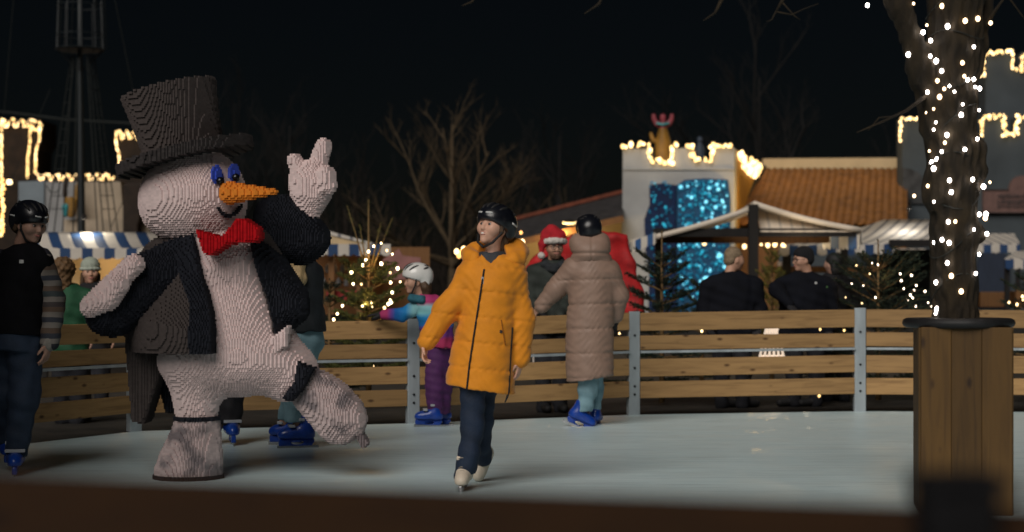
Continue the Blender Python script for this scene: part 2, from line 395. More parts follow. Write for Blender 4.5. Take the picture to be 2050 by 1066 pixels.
for i in range(len(pw) - 1):
    (a, za), (b, zb) = pw[i], pw[i + 1]; d = unit(b - a); nrm = np.array([d[1], -d[0], 0])
    a2, b2 = a + d * .058 - nrm * .012, b - d * .058 - nrm * .012
    for r0, r1 in ROWS:
        w_ = rng.uniform(-.006, .006)
        p0 = a2 + np.array([0, 0, za * (1 - (r0 + r1) / 2) + w_]); p1 = b2 + np.array([0, 0, zb * (1 - (r0 + r1) / 2) - w_])
        c0 = (p0 + p1) / 2; dd = p1 - p0; L_ = np.linalg.norm(dd); dd /= L_; ang = math.atan2(dd[1], dd[0])
        hgt = (za + zb) / 2 * (r1 - r0)
        # board in its own frame so that the grain runs along it
        me = bpy.data.meshes.new("board"); mb = MB().box((0, 0, 0), (L_ / 2, .019, hgt / 2)); me.from_pydata(mb.V, [], mb.F); me.materials.append(PINE)
        o = bpy.data.objects.new("board", me); col.objects.link(o); o.parent = fence; o.location = c0 - np.array(fence.location)
        o.rotation_euler = (0, -math.asin(dd[2]), ang); md = o.modifiers.new("bevel", 'BEVEL'); md.width = .004; md.segments = 2
    p0 = a2 + np.array([0, 0, za * (1 - .383)]) + nrm * .015; p1 = b2 + np.array([0, 0, zb * (1 - .383)]) + nrm * .015
    MB().beam(p0, p1, .05, .022).build("tie_rail", STEEL, fence)

# near barrier, out of focus at the bottom of the picture
near = thing("near_barrier", "wooden barrier in a shade-darkened tone running across the foreground bottom edge", "fence", (0, 1.85, 0))
SHADE_BOARD = wood("shade darkened board", (.026, .0095, .0011), (.012, .004, .001), axis=0, rough=.9)  # dark tone stands for shade on the near barrier, put into the wood colour
na, nb_ = P(-450, 936, 2.05), P(2500, 1036, 1.62)
na_t, nb_t = na[2], nb_[2]
dn = unit(nb_ - na)
for k in range(3):
    h0 = .165; top = k * .225
    a = na + np.array([0, 0, -top - h0 / 2]); b = nb_ + np.array([0, 0, -top - h0 / 2])
    MB().beam(a, b, .04, h0).build("board", SHADE_BOARD, near, bevel=.006)
pc = P(1942, 1000, 1.60)
MB().box((pc[0], 1.655, (pc[2] + .004) / 2), (.035, .035, (pc[2] + .004) / 2)).build("post", DARKSTEEL, near, bevel=.006)
MB().box((pc[0] + .003, 1.655, pc[2] + .010), (.040, .040, .008)).build("post_cap", DARKSTEEL, near, bevel=.004)

# ------------------------------------------------------------------ planter and lit tree
YP = 9.0
planter = thing("tree_planter", "tall square pine planter with dark round rim under the lit tree", "planter", P(1925, 900, YP) * [1, 1, 0])
PLANK = wood("planter board", (.085, .044, .0105), (.022, .010, .004), axis=2)  # wood darkened beyond its own tone to carry the planter's shade
cx, hw = 2.385, .229; z1 = P(0, 652, YP)[2]; PA = R(9.5)     # turned a little so that its left side is almost edge-on
pax = np.array([math.cos(PA), -math.sin(PA), 0]); pay = np.array([math.sin(PA), math.cos(PA), 0]); pc0 = np.array([cx, YP, 0])
def zbox(name, c, h, mat, parent, bev=.004):
    me = bpy.data.meshes.new(name); mb = MB().box((0, 0, 0), h); me.from_pydata(mb.V, [], mb.F); me.materials.append(mat)
    o = bpy.data.objects.new(name, me); col.objects.link(o); o.parent = parent; o.location = np.array(c) - off(parent); o.rotation_euler = (0, 0, -PA)
    md = o.modifiers.new("bevel", 'BEVEL'); md.width = bev; md.segments = 2; return o
for side in range(4):
    for k in range(3):
        c = (-1 + k) * hw * .667; hx = hw * .3325; zc = z1 / 2 - (.005 if side < 2 else .008)
        if side < 2: zbox("board", pc0 + pax * c + pay * hw * (-1, 1)[side] + [0, 0, zc], (hx, .016, z1 / 2), PLANK, planter)
        else: zbox("board", pc0 + pay * c * .90 + pax * (hw - .004) * (-1, 1)[side - 2] + [0, 0, zc], (.014, hx * .90, z1 / 2), PLANK, planter)
RUBBER = pm("black rubber", (.008, .008, .009), .55, .3, 30, .2)
MB().lathe((cx - .02, YP, z1 - .012), [(.20, 0), (.27, .0), (.287, .012), (.292, .028), (.285, .044), (.268, .052), (.20, .052)], 40).build("rim", RUBBER, planter, smooth=True)
MB().lathe((cx - .02, YP, z1 - .004), [(.19, 0), (.205, .03), (.20, .035), (.1, .042), (.02, .045)], 24).build("soil", GROUND, planter)

BARK = pm("bark", (.016, .0105, .0042), .9, .6, 18, .9, 45, stretch=(1, 1, .4))
tree = thing("light_wrapped_tree", "thick knotty tree trunk wrapped in white string lights growing from the pine planter", "tree", (cx, YP, z1))
T = SD()
tp = [(1912, 640), (1910, 560), (1908, 470), (1908, 380), (1905, 300), (1905, 210), (1908, 110), (1915, -20), (1925, -160)]
tr = [.120, .112, .114, .124, .118, .124, .134, .145, .145]
T.chain([P(x, y, YP) for x, y in tp], tr, .05)
T.chain([P(1880, 230, YP), P(1845, 140, YP - .05), P(1800, 10, YP - .1), P(1760, -120, YP - .15)], [.10, .062, .055, .05], .08)
T.chain([P(1945, 130, YP), P(1968, 40, YP + .1), P(1990, -80, YP + .1)], [.06, .04, .035], .06)
for kx, ky, r in ((1872, 345, .05), (1868, 390, .052), (1956, 300, .045), (1960, 340, .04), (1882, 395, .045), (1956, 470, .035), (1925, 430, .06), (1860, 255, .05)):
    T.ell(P(kx, ky, YP - .05), (r, r * 1.2, r * 1.2), None, .06)
T.disp = lambda p: .008 * np.sin(p[:, 0] * 95 + 3 * np.sin(p[:, 2] * 9)) * np.sin(p[:, 2] * 21 + 4 * np.sin(p[:, 0] * 17)) + .005 * np.sin(np.arctan2(p[:, 1] - YP, p[:, 0] - cx) * 17 + 2.5 * np.sin(p[:, 2] * 6))
T.build("trunk", BARK, tree, .011)
def twig(m, pts, r0, r1):
    n = len(pts); m.tube(pts, [r0 + (r1 - r0) * i / (n - 1) for i in range(n)], 5)
def limb(*twigs_):
    m = MB()
    for pts_, a_, b_ in twigs_: twig(m, pts_, a_, b_)
    m.build("branch", BARK, tree, True)
limb(([P(1858, 190, YP - .08), P(1815, 222, YP - .2), P(1765, 245, YP - .3), P(1715, 266, YP - .35)], .012, .003), ([P(1790, 234, YP - .25), P(1760, 236, YP - .3), P(1738, 262, YP - .3)], .006, .002))
limb(([P(1770, -100, YP), P(1700, -160, YP - .3), P(1620, -90, YP - .4), P(1570, -5, YP - .4), P(1553, 24, YP - .4)], .03, .005), *[([P(x, y, YP - .4) for x, y in q], .005, .002) for q in ([(1566, 5), (1590, 32), (1602, 40)], [(1553, 24), (1585, 30), (1610, 18), (1638, 8)], [(1553, 24), (1545, 40), (1535, 44)])])
limb(([P(1700, -160, YP - .3), P(1560, -190, YP - .5), P(1460, -60, YP - .5), P(1445, 0, YP - .5), P(1432, 26, YP - .5), P(1408, 42, YP - .5)], .025, .003), ([P(1560, -190, YP - .5), P(1320, -130, YP - .6), P(1210, -20, YP - .6), P(1200, 8, YP - .6), P(1170, 28, YP - .6)], .02, .003), ([P(1320, -130, YP - .6), P(1000, -80, YP - .6), P(945, 4, YP - .6), P(925, 12, YP - .6)], .012, .003), ([P(1204, 0, YP - .6), P(1188, 16, YP - .6)], .004, .002))
limb(([P(1965, 60, YP), P(2015, -10, YP), P(2060, 50, YP)], .014, .004))
WHITE_LED = emit("cool white lamp", (1., .88, .80), 16.)
WARM_LED = emit("warm lamp", (1., .68, .32), 4.)
GOLD_LED = emit("golden lamp", (1., .64, .24), 2.6)
DIM_LED = emit("dim warm lamp", (1., .5, .15), 2.5)
CABLE = pm("dark cable", (.01, .012, .01), .6, .2, 30, 0)
_bulbs = {}
def bulb_mesh(r, mat, sub=1, stretch=1.25):
    k = (round(r, 4), mat.name)
    if k not in _bulbs:
        bm = bmesh.new(); bmesh.ops.create_icosphere(bm, subdivisions=sub + 1 if r > .03 else sub + 1, radius=r)
        for v in bm.verts: v.co.z *= stretch
        me = bpy.data.meshes.new("bulb"); bm.to_mesh(me); bm.free(); me.materials.append(mat); _bulbs[k] = me
        me.polygons.foreach_set("use_smooth", [True] * len(me.polygons))
    return _bulbs[k]
def light_string(name, label, pts, r, mats, group=None, cable=None, cable_r=.004, most=100, kind_name="string lights"):
    c = np.mean(np.array(pts), 0); root = thing(name, label, kind_name, c, group)
    rr = random.Random(len(pts) * 13 + int(abs(c[0]) * 100))
    rest = MB()
    for i, p in enumerate(pts):
        mt = rr.choice(mats); q = r * rr.choice((.65, .85, 1.0, 1.2))
        if i < most:
            o = bpy.data.objects.new("bulb", bulb_mesh(q, mt)); col.objects.link(o); o.parent = root; o.location = np.array(p) - c
        else:
            me = bulb_mesh(q, mats[0]); rest.add([np.array(v.co) + p for v in me.vertices], [tuple(f.vertices) for f in me.polygons])
    if rest.V: tag(rest.build("bulbs", mats[0], root, True), kind="stuff")
    if cable is not None and len(cable) > 1: MB().tube(cable, cable_r, 4).build("cable", CABLE, root)
    return root
Z = [(140,18),(289,12),(381,20),(497,61),(456,68),(538,75),(332,82),(320,105),(399,86),(344,132),(272,177),(484,152),(343,182),(362,198),(447,204),(380,230),(366,262),(453,247),(464,259),(484,257),(488,282),(503,287),(334,299),(388,288),(421,297),(405,279),(373,314),(354,353),(443,372),(448,338),(501,357),(332,366),(361,396),(397,437),(390,462),(354,420),(495,450),(455,484),(340,489),(366,516),(354,546),(348,527),(380,491),(405,584),(335,602),(480,581),(536,590),(515,604),(411,622),(291,634),(355,653),(401,718),(424,717),(502,694),(523,693),(521,706),(484,743),(526,757),(381,776),(404,786),(357,784),(501,823),(398,851),(411,893),(490,885),(361,914),(443,943),(366,942),(369,961),(365,1000),(360,1014)]
pts = []
for zx, zy in Z:
    px, py = 1650 + zx * .6192, zy * .6192
    q = P(px, py, YP - .14); y = T.front(q[0], q[2], YP - .5, YP + .3)
    if y is None:
        for dx in (-.02, .02, -.04, .04):
            y = T.front(q[0] + dx, q[2], YP - .5, YP + .3)
            if y is not None: break
    y = (y if y is not None else YP - .05) - .016
    pts.append(P(px, py, y))
hel = []
for k in range(260):
    t = k / 259; zz = z1 + .06 + t * 1.95; a = t * 2 * math.pi * 9
    pxx = np.interp(zz, [P(0, y, YP)[2] for _, y in tp], [P(x, 0, YP)[0] for x, _ in tp]); rr_ = np.interp(zz, [P(0, y, YP)[2] for _, y in tp], tr)
    hel.append((pxx + (rr_ + .012) * math.cos(a), YP + (rr_ + .012) * math.sin(a), zz + .05 * math.sin(a * 1.7)))
light_string("string_lights", "white fairy lights wound around the thick trunk in the pine planter", pts, .0098, [WHITE_LED, WHITE_LED, emit("strong white lamp", (1., .9, .84), 30.), emit("soft white lamp", (1., .70, .40), 6.)], cable=hel, cable_r=.0035)
# ------------------------------------------------------------------ buildings behind the rink
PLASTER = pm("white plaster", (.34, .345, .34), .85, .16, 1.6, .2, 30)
PLASTER_DIM = pm("dimmed plaster", (.050, .062, .070), .9, .22, 1.2, .25, 30)  # whitish plaster darkened: the lack of light is put into the colour
YELLOW = pm("ochre plaster", (.55, .30, .04), .8, .15, 2, .15, 30)
CREAM = pm("cream plaster", (.50, .38, .22), .8, .15, 2, .15, 30)
BROWNWALL = pm("dark brown brickwork", (.02, .012, .007), .9, .4, 4, .3, 20)
BEAM = pm("dark painted timber", (.006, .005, .0045), .8, .3, 10, .2, 40, stretch=(1, 1, .2))
TIMBER = wood("brown timber", (.16, .075, .025), (.05, .02, .01), axis=2)
DARKROOF = pm("dark roofing", (.028, .026, .027), .8, .4, 6, .4, 25)
REDTRIM = pm("red brown trim", (.14, .035, .016), .8, .3, 6, .2, 25)

def prism_px(mb, pts, Y, depth):
    """outline in photo pixels at distance Y, given real depth away from the camera"""
    return mb.prism([P(x, y, Y) for x, y in pts], (0, depth, 0))
def along(path, Y, step, jit, rr, lift=.1):
    """points along a photo-pixel path on the plane at distance Y"""
    out = []
    for (x0, y0), (x1, y1) in zip(path[:-1], path[1:]):
        L_ = math.hypot(x1 - x0, y1 - y0); n = max(1, int(L_ / step))
        for k in range(n):
            t = (k + rr.random() * .6) / n
            out.append(P(x0 + (x1 - x0) * t + rr.uniform(-jit, jit), y0 + (y1 - y0) * t + rr.uniform(-jit, jit), Y - lift))
    return out
def lamp(name, loc, energy, colr, size=.1, kind='POINT', parent=None, **kw):
    l = bpy.data.lights.new(name, kind); l.energy = energy; l.color = colr
    if kind in ('POINT', 'SPOT'): l.shadow_soft_size = size
    for k, v in kw.items(): setattr(l, k, v)
    o = bpy.data.objects.new(name, l); o.location = [float(x) for x in loc]; col.objects.link(o); return o

# --- added hut, out of view at the near left: it keeps the floodlight off the left end
hut = thing("shade_hut", "unseen brown wooden hut added to shade the left end of the rink", "hut", (-5.05, 8.3, -.03))
MB().box((-5.05, 8.3, 1.4), (1.45, 1.35, 1.43)).build("wall", TIMBER, hut)
MB().prism([(-6.75, 6.8, 2.84), (-3.43, 6.8, 2.84), (-5.05, 6.8, 3.75)], (0, 3.0, 0)).build("roof", DARKROOF, hut)
MB().box((-3.59, 8.3, 1.5), (.02, .7, .45)).build("shutter", REDTRIM, hut)
MB().box((-3.50, 8.3, 1.02), (.09, .75, .02)).build("counter", TIMBER, hut)
MB().box((-5.8, 6.94, .95), (.42, .02, .95)).build("door", REDTRIM, hut)
# --- white tower with battlements
TY = 32.0
tw = thing("white_tower", "white battlemented tower with ochre side wall and blue sequin curtain", "tower", P(1360, 620, TY) * [1, 1, 0])
th = R(12.6); fd = np.array([-math.cos(th), math.sin(th), 0]); sdv = np.array([math.sin(th), math.cos(th), 0])   # along the front (leftwards) and along the side (away)
cnr = P(1470, 584, TY)
def TP(px, py):      # point on the front face seen at a photo pixel
    a = (px - 1025) / FPX; t = (a * cnr[1] - cnr[0]) / (fd[0] - a * fd[1]); Y = cnr[1] + t * fd[1]
    return P(px, py, Y)
front = [(1470, 640), (1470, 296), (1425, 296), (1423, 322), (1386, 322), (1384, 297), (1349, 297), (1346, 326), (1303, 326), (1300, 298), (1247, 298), (1246, 420), (1236, 640)]
MB().prism([TP(x, y) for x, y in front], sdv * .6).build("front_wall", PLASTER, tw)
side = []
def SP(t, z): return cnr + sdv * t + np.array([0, 0, z - CAMZ])
zt = TP(1470, 296)[2]; zl = zt - .27
prof = [(.02, -.2), (7.4, -.2), (7.4, zt), (5.6, zt), (5.6, zl), (4.2, zl), (4.2, zt), (2.6, zt), (2.6, zl), (1.3, zl), (1.3, zt), (.02, zt)]
MB().prism([SP(.6 + t * .92, z) + np.array([.004, 0, 0]) for t, z in prof], fd * .5).build("side_wall", YELLOW, tw)
m = MB(); m.prism([TP(1247, 341), TP(1470, 341), TP(1470, 338), TP(1247, 338)], -sdv * .03); m.build("string_course", PLASTER, tw)
# curtain of sequins on the tower front
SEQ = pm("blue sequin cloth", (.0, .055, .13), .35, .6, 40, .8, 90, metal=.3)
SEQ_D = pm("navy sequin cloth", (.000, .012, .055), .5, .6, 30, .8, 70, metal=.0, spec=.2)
ct = thing("sequin_curtain", "sparkling blue sequin curtain with light dots on the white tower front", "curtain", TP(1380, 480))
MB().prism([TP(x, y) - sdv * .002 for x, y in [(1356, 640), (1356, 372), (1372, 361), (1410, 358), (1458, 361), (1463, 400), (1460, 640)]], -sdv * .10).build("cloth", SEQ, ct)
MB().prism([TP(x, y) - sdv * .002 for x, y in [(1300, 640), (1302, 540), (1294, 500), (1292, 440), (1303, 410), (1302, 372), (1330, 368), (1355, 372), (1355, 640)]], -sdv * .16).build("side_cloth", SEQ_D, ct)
TEAL = [emit("teal sparkle", (.03, .52, .74), .75), emit("pale teal sparkle", (.22, .78, 1.), 1.3), emit("deep teal sparkle", (.0, .22, .40), .35)]
r2 = random.Random(3); rest = [MB(), MB(), MB()]
for k in range(680):
    right = r2.random() < .84
    px = r2.uniform(1360, 1458) if right else r2.uniform(1302, 1350); py = r2.uniform(364, 600)
    q = TP(px, py) - sdv * (.13 if right else .19); ti = r2.choice((0, 0, 2, 2, 2, 2, 2, 1)) if right else r2.choice((2, 2, 2, 2, 0))
    r_ = r2.uniform(.012, .032) * (1.25 if ti == 1 else 1)
    if k < 100:
        o = bpy.data.objects.new("sequin_light", bulb_mesh(round(r_, 2) or .02, TEAL[ti], 0, 1.)); col.objects.link(o); o.parent = ct; o.location = q - off(ct)
    else:
        me = bulb_mesh(round(r_, 2) or .02, TEAL[ti], 0, 1.); rest[ti].add([np.array(v.co) + q for v in me.vertices], [tuple(f.vertices) for f in me.polygons])
for i in range(3): tag(rest[i].build("sequin_lights", TEAL[i], ct, True), kind="stuff")
# its strings of lamps
r3 = random.Random(5)
fp = []
for path in ([(1245, 292), (1300, 292)], [(1300, 294), (1303, 324), (1346, 326), (1349, 294)], [(1349, 292), (1356, 291)], [(1378, 292), (1385, 296), (1388, 320), (1423, 322), (1427, 292)], [(1427, 291), (1470, 291)]):
    for (x0, y0), (x1, y1) in zip(path[:-1], path[1:]):
        n = max(2, int(math.hypot(x1 - x0, y1 - y0) / 4.6))
        for k in range(n):
            t = (k + r3.random() * .5) / n; fp.append(TP(x0 + (x1 - x0) * t + r3.uniform(-3.5, 3.5), y0 + (y1 - y0) * t + r3.uniform(-4, 4)) - sdv * .09)
light_string("string_lights", "warm fairy lights outlining the battlements on the front of the white tower", fp, .032, [GOLD_LED, GOLD_LED, WARM_LED])
sp_ = [SP(.4 + t, zt + r3.uniform(-.30, .06)) + np.array([.07, 0, 0]) for t in np.linspace(.1, 7.0, 75)]
light_string("string_lights", "dense warm fairy lights along the ochre side battlement of the white tower", sp_, .040, [GOLD_LED, WARM_LED])
# figures on the tower
PINK = pm("pink painted figure", (.22, .035, .05), .5, .2, 8, .1); GOLDP = pm("yellow painted figure", (.24, .125, .02), .5, .3, 8, .1); TEALP = pm("teal paint", (.05, .30, .33), .5, .2, 8, .1)
fg = thing("winged_figure", "small pink figure with raised wings standing on a yellow base on the tower", "statue", TP(1326, 320))
YF = TY + .7; S = SD(); S.cap(P(1327, 262, YF), P(1328, 240, YF), .07, .05).ell(P(1327, 236, YF), (.065, .06, .075)); S.build("body", PINK, fg, .02)
for sx in (-1, 1):
    S = SD(); S.poly([P(x, y, YF)[[0, 2]] for x, y in [(1327 + sx * 4, 258), (1327 + sx * 16, 252), (1327 + sx * 22, 240), (1327 + sx * 22, 228), (1327 + sx * 15, 228), (1327 + sx * 12, 240), (1327 + sx * 4, 246)]], YF + .03, .05, .02); S.build("wing", PINK, fg, .018)
MB().tube([P(1314, 247, YF - .05), P(1327, 250, YF - .08), P(1340, 247, YF - .05)], .025, 6).build("collar", TEALP, fg, True)
S = SD(); S.loft([(P(0, y, YF)[2], P(x, 0, YF)[0], YF, a, .12) for y, x, a in [(330, 1328, .16), (290, 1328, .16), (268, 1327, .11), (258, 1327, .08)]]); S.cap(P(1308, 282, YF), P(1303, 268, YF), .05, .035); S.build("base", GOLDP, fg, .02)
fg = thing("knight_figure", "dim blue grey figure peering over the second gap of the tower battlement", "statue", TP(1404, 322))
YF = TY + .8; S = SD(); S.loft([(P(0, y, YF)[2], P(1401, 0, YF)[0], YF, a, .10) for y, a in [(325, .10), (300, .10), (288, .06)]]); S.ell(P(1401, 281, YF), (.06, .06, .075)); S.build("body", pm("grey blue paint", (.03, .045, .07), .6), fg, .02)

# --- tiled hall right of the tower
hall = thing("tiled_hall", "long low hall with orange pantile roof and white parapet right of the tower", "building", (6.0, 35, 0))
TILE = pm("clay pantiles", (.15, .060, .010), .7, .35, 5, .3, 30)
A, B_, C_, D_ = P(1464, 452, 33), P(1815, 452, 33), P(1815, 340, 38), P(1531, 340, 38)
V = []; F = []; nu, nv = 330, 22
for j in range(nv * 2):
    row, lip = j // 2, j % 2; v = min((row + lip) / nv, 1.)
    for i in range(nu + 1):
        u = i / nu; p = A * (1 - u) * (1 - v) + B_ * u * (1 - v) + C_ * u * v + D_ * (1 - u) * v
        x = p[0] - (v * 1.15); ph = (x / .15) % 1.0
        hgt = .045 * abs(math.sin(math.pi * ph)) ** .7
        V.append(p + np.array([0, -.3, .95]) * (hgt + (.03 * (1 - lip))))
for j in range(nv * 2 - 1):
    for i in range(nu): F.append((j * (nu + 1) + i, j * (nu + 1) + i + 1, (j + 1) * (nu + 1) + i + 1, (j + 1) * (nu + 1) + i))
rf = link_mesh("roof", V, F, TILE, hall, True)
md = rf.modifiers.new("thick", 'SOLIDIFY'); md.thickness = .05; md.offset = -1
MB().prism([P(x, y, 38.25) for x, y in [(1528, 600), (1815, 600), (1815, 316), (1528, 318)]], (0, .3, 0)).build("parapet", CREAM, hall)
MB().prism([P(x, y, 33.3) for x, y in [(1476, 640), (1815, 640), (1815, 456), (1476, 456)]], (0, .2, 0)).build("wall", TIMBER, hall)
MB().beam(A + np.array([-.03, -.02, .03]), D_ + np.array([-.03, 0, .03]), .14, .12).build("verge_board", BEAM, hall)
lamp("eave_lamp", P(1534, 405, 31.6), 46, (1., .62, .22), .01)
lamp("parapet_lamp", P(1580, 250, 35.5), 22, (1., .68, .32), .01)
lamp("parapet_lamp", P(1730, 250, 35.5), 18, (1., .68, .32), .01)

# --- low house with dark roof left of the tower
hs = thing("dark_roofed_house", "low cream house with dark sloping roof left of the white tower", "house", (1.5, 35, 0))
a, b, c, d = P(985, 455, 34), P(1248, 388, 34), P(1248, 432, 31.8), P(985, 492, 31.8)
m = MB(); up = np.array([0, -.05, -.06]); m.hexa([d + up, c + up, b + up, a + up, d, c, b, a]); m.build("roof", DARKROOF, hs)
MB().beam(a + [0, 0, .05], b + [0, 0, .05], .12, .07).build("ridge_trim", REDTRIM, hs)
MB().beam(d + [0, -.03, -.06], c + [0, -.03, -.06], .05, .12).build("eave_board", TIMBER, hs)
MB().prism([P(x, y, 32.6) for x, y in [(985, 640), (1246, 640), (1246, 424), (985, 484)]], (0, .3, 0)).build("wall", CREAM, hs)
lp = thing("eave_lamp", "small warm lamp glowing under the eave of the dark roofed house", "lamp", P(1140, 443, 31.6))
MB().lathe(P(1140, 447, 31.6), [(.02, 0), (.11, .0), (.13, .03), (.05, .06), (.02, .07)], 12).build("shade", BEAM, lp)
S = SD(); S.ell(P(1140, 446, 31.6), (.13, .08, .03)); S.build("glass", emit("lamp glass", (1, .72, .3), 5.), lp, .012)
lamp("lamp_light", P(1125, 475, 31.6), 30, (1., .68, .30), .02)

# --- right castle
CY_ = 36.0
ca = thing("grey_castle", "plastered castle in an unlit grey tone with lit stepped battlements behind the wrapped tree", "castle", P(1930, 620, CY_) * [1, 1, 0])
ol = [(1806, 640), (1806, 238), (1868, 238), (1868, 274), (1900, 274), (1900, 238), (1930, 238), (1930, 272), (1966, 272), (1966, 234), (2010, 234), (2010, 272), (2036, 272), (2036, 234), (2100, 234), (2100, 272), (2150, 272), (2150, 640)]
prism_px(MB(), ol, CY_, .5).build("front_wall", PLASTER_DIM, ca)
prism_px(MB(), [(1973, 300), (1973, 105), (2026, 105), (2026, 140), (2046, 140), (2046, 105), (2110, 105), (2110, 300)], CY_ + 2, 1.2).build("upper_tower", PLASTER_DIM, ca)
GREYARCH = pm("grey arch panel", (.04, .042, .044), .9, .4, 6, .4, 25)
arch = [(1807, 408), (1807, 336)] + [(1807 + 62 * math.sin(t), 408 - 72 * math.cos(t) ** 1.0) for t in np.linspace(.15, math.pi / 2, 9)]
prism_px(MB(), arch, CY_ - .06, .06).build("arch_panel", GREYARCH, ca)
SIGNP = pm("dull pink sign", (.13, .075, .065), .8, .2, 6, .1); SIGNT = pm("sign lettering", (.045, .035, .035), .8)
sg = thing("castle_sign", "dull pink sign with arched top and worn dark lettering on the castle wall", "sign", P(2040, 400, CY_ - .1))
prism_px(MB(), [(1969, 426), (1969, 380), (2020, 380)] + [(2047 - 26 * math.cos(t), 378 - 26 * math.sin(t)) for t in np.linspace(.1, math.pi - .1, 12)] + [(2074, 380), (2125, 380), (2125, 426)], CY_ - .1, .1).build("board", SIGNP, sg)
m = MB(); r4 = random.Random(11)
for row, y in enumerate((393, 404, 413)):                      # lettering too blurred to read in the photograph: broken strokes
    x = 1998
    while x < 2060:
        wv = r4.uniform(1.2, 2.4); q = P(x, y + r4.uniform(-1, 1), CY_ - .118); m.box(q, (wv / 94 / 2, .006, .042 if r4.random() < .7 else .02)); x += wv + r4.uniform(1, 2.2)
m.build("lettering", SIGNT, sg)
m = MB()
for a_, b_ in (((1969, 426), (2125, 426)), ((1969, 380), (2020, 380))): m.beam(P(*a_, CY_ - .12), P(*b_, CY_ - .12), .02, .02)
m.build("frame", SIGNT, sg)
DOORB = wood("blue black door", (.018, .026, .045), (.008, .01, .015), axis=2, knots=False)
dr = [(1957, 616), (1957, 530)] + [(1990 - 33 * math.cos(t), 530 - 30 * math.sin(t)) for t in np.linspace(.15, math.pi - .15, 9)] + [(2023, 530), (2023, 616)]
do = prism_px(MB(), dr, CY_ - .07, .07).build("door", DOORB, ca)
m = MB()
for k in range(7): m.beam(P(1962 + k * 9.3, 614, CY_ - .08), P(1962 + k * 9.3, 522, CY_ - .08), .012, .02)
m.build("door_ribs", SIGNT, do)
r5 = random.Random(9)
pts = along([(1803, 285), (1803, 238), (1868, 238), (1870, 262)], CY_, 5.0, 2.0, r5)
light_string("string_lights", "warm lights tracing the left merlon of the grey castle beside the trunk", pts, .026, [GOLD_LED, WARM_LED], "light strings on the grey castle")
pts = along([(1966, 272), (1967, 240), (1970, 234), (2010, 234), (2011, 270), (2036, 272), (2037, 234), (2060, 234)], CY_, 3.6, 3.6, r5)
light_string("string_lights", "warm lights tracing the lower right battlement of the grey castle", pts, .029, [GOLD_LED, GOLD_LED, WHITE_LED if False else WARM_LED], "light strings on the grey castle")
pts = along([(1946, 158), (1968, 152), (1970, 108), (2026, 103), (2027, 138), (2046, 142), (2047, 110), (2065, 104)], CY_ + 2, 4.2, 2.6, r5)
light_string("string_lights", "warm lights tracing the upper tower battlement of the grey castle", pts, .028, [GOLD_LED, WARM_LED], "light strings on the grey castle")

# --- dark castle on the left with outlined battlements
LY = 45.0
lc = thing("brown_castle", "dark brown castle with battlements outlined in lights at the left edge", "castle", P(120, 620, LY) * [1, 1, 0])
ol = [(-160, 640), (-160, 240), (-4, 240), (-4, 240), (83, 240), (83, 285), (73, 300), (71, 350), (240, 350), (240, 300), (231, 285), (231, 264), (330, 264), (330, 300), (320, 310), (320, 352), (420, 352), (420, 640)]
prism_px(MB(), [p for i, p in enumerate(ol) if i != 2], LY, 1.5).build("wall", BROWNWALL, lc)
def scallop(x0, x1, y, n, dep, Y, step=3.8):
    out = []
    w_ = (x1 - x0) / n
    for k in range(n):
        xx = x0 + k * w_
        pl = [(xx, y), (xx + w_ * .28, y), (xx + w_ * .34, y + dep * .9), (xx + w_ * .6, y + dep), (xx + w_ * .74, y + dep * .5), (xx + w_ * .8, y)]
        out += along(pl, Y, step, .9, r5)
    return out
pts = along([(3, 395), (3, 240)], LY, 3.6, 1.0, r5) + scallop(3, 60, 240, 3, 15, LY) + along([(60, 242), (82, 246), (80, 262), (64, 258), (64, 244)], LY, 3.6, 2, r5) + along([(80, 262), (78, 284), (72, 300), (71, 348)], LY, 3.6, .8, r5) + along([(60, 250), (60, 285), (55, 320), (55, 360)], LY, 3.8, .8, r5)
light_string("string_lights", "golden lights outlining the tall left tower of the brown castle", pts, .026, [GOLD_LED, WARM_LED], "light strings on the brown castle")
pts = scallop(72, 232, 350, 8, 11, LY, 3.6)
light_string("string_lights", "golden scalloped lights along the low wall of the brown castle behind the mast", pts, .026, [GOLD_LED, WARM_LED], "light strings on the brown castle")
pts = along([(240, 335), (239, 312), (233, 292), (232, 266), (238, 264)], LY, 3.6, .8, r5) + scallop(236, 300, 264, 4, 15, LY)
light_string("string_lights", "golden lights on the brown castle turret beside the snowman's hat", pts, .026, [GOLD_LED, WARM_LED], "light strings on the brown castle")
lamp_pts = along([(2, 470), (6, 360)], 26, 5, 4, r5) + along([(-20, 470), (4, 440)], 26, 5, 5, r5)
light_string("string_lights", "yellow light clump hanging at the left edge behind the dark skater", lamp_pts, .025, [GOLD_LED, DIM_LED])
lw = thing("wall_lamp", "small bright square lamp on the dark wall above the left skater", "lamp", P(19, 365, 44))
MB().box(P(19, 365, 44), (.05, .04, .05)).build("glass", emit("lamp panel", (1., .75, .4), 8.), lw, bevel=.01)
MB().box(P(19, 365, 44.08), (.065, .03, .065)).build("housing", BEAM, lw, bevel=.01)

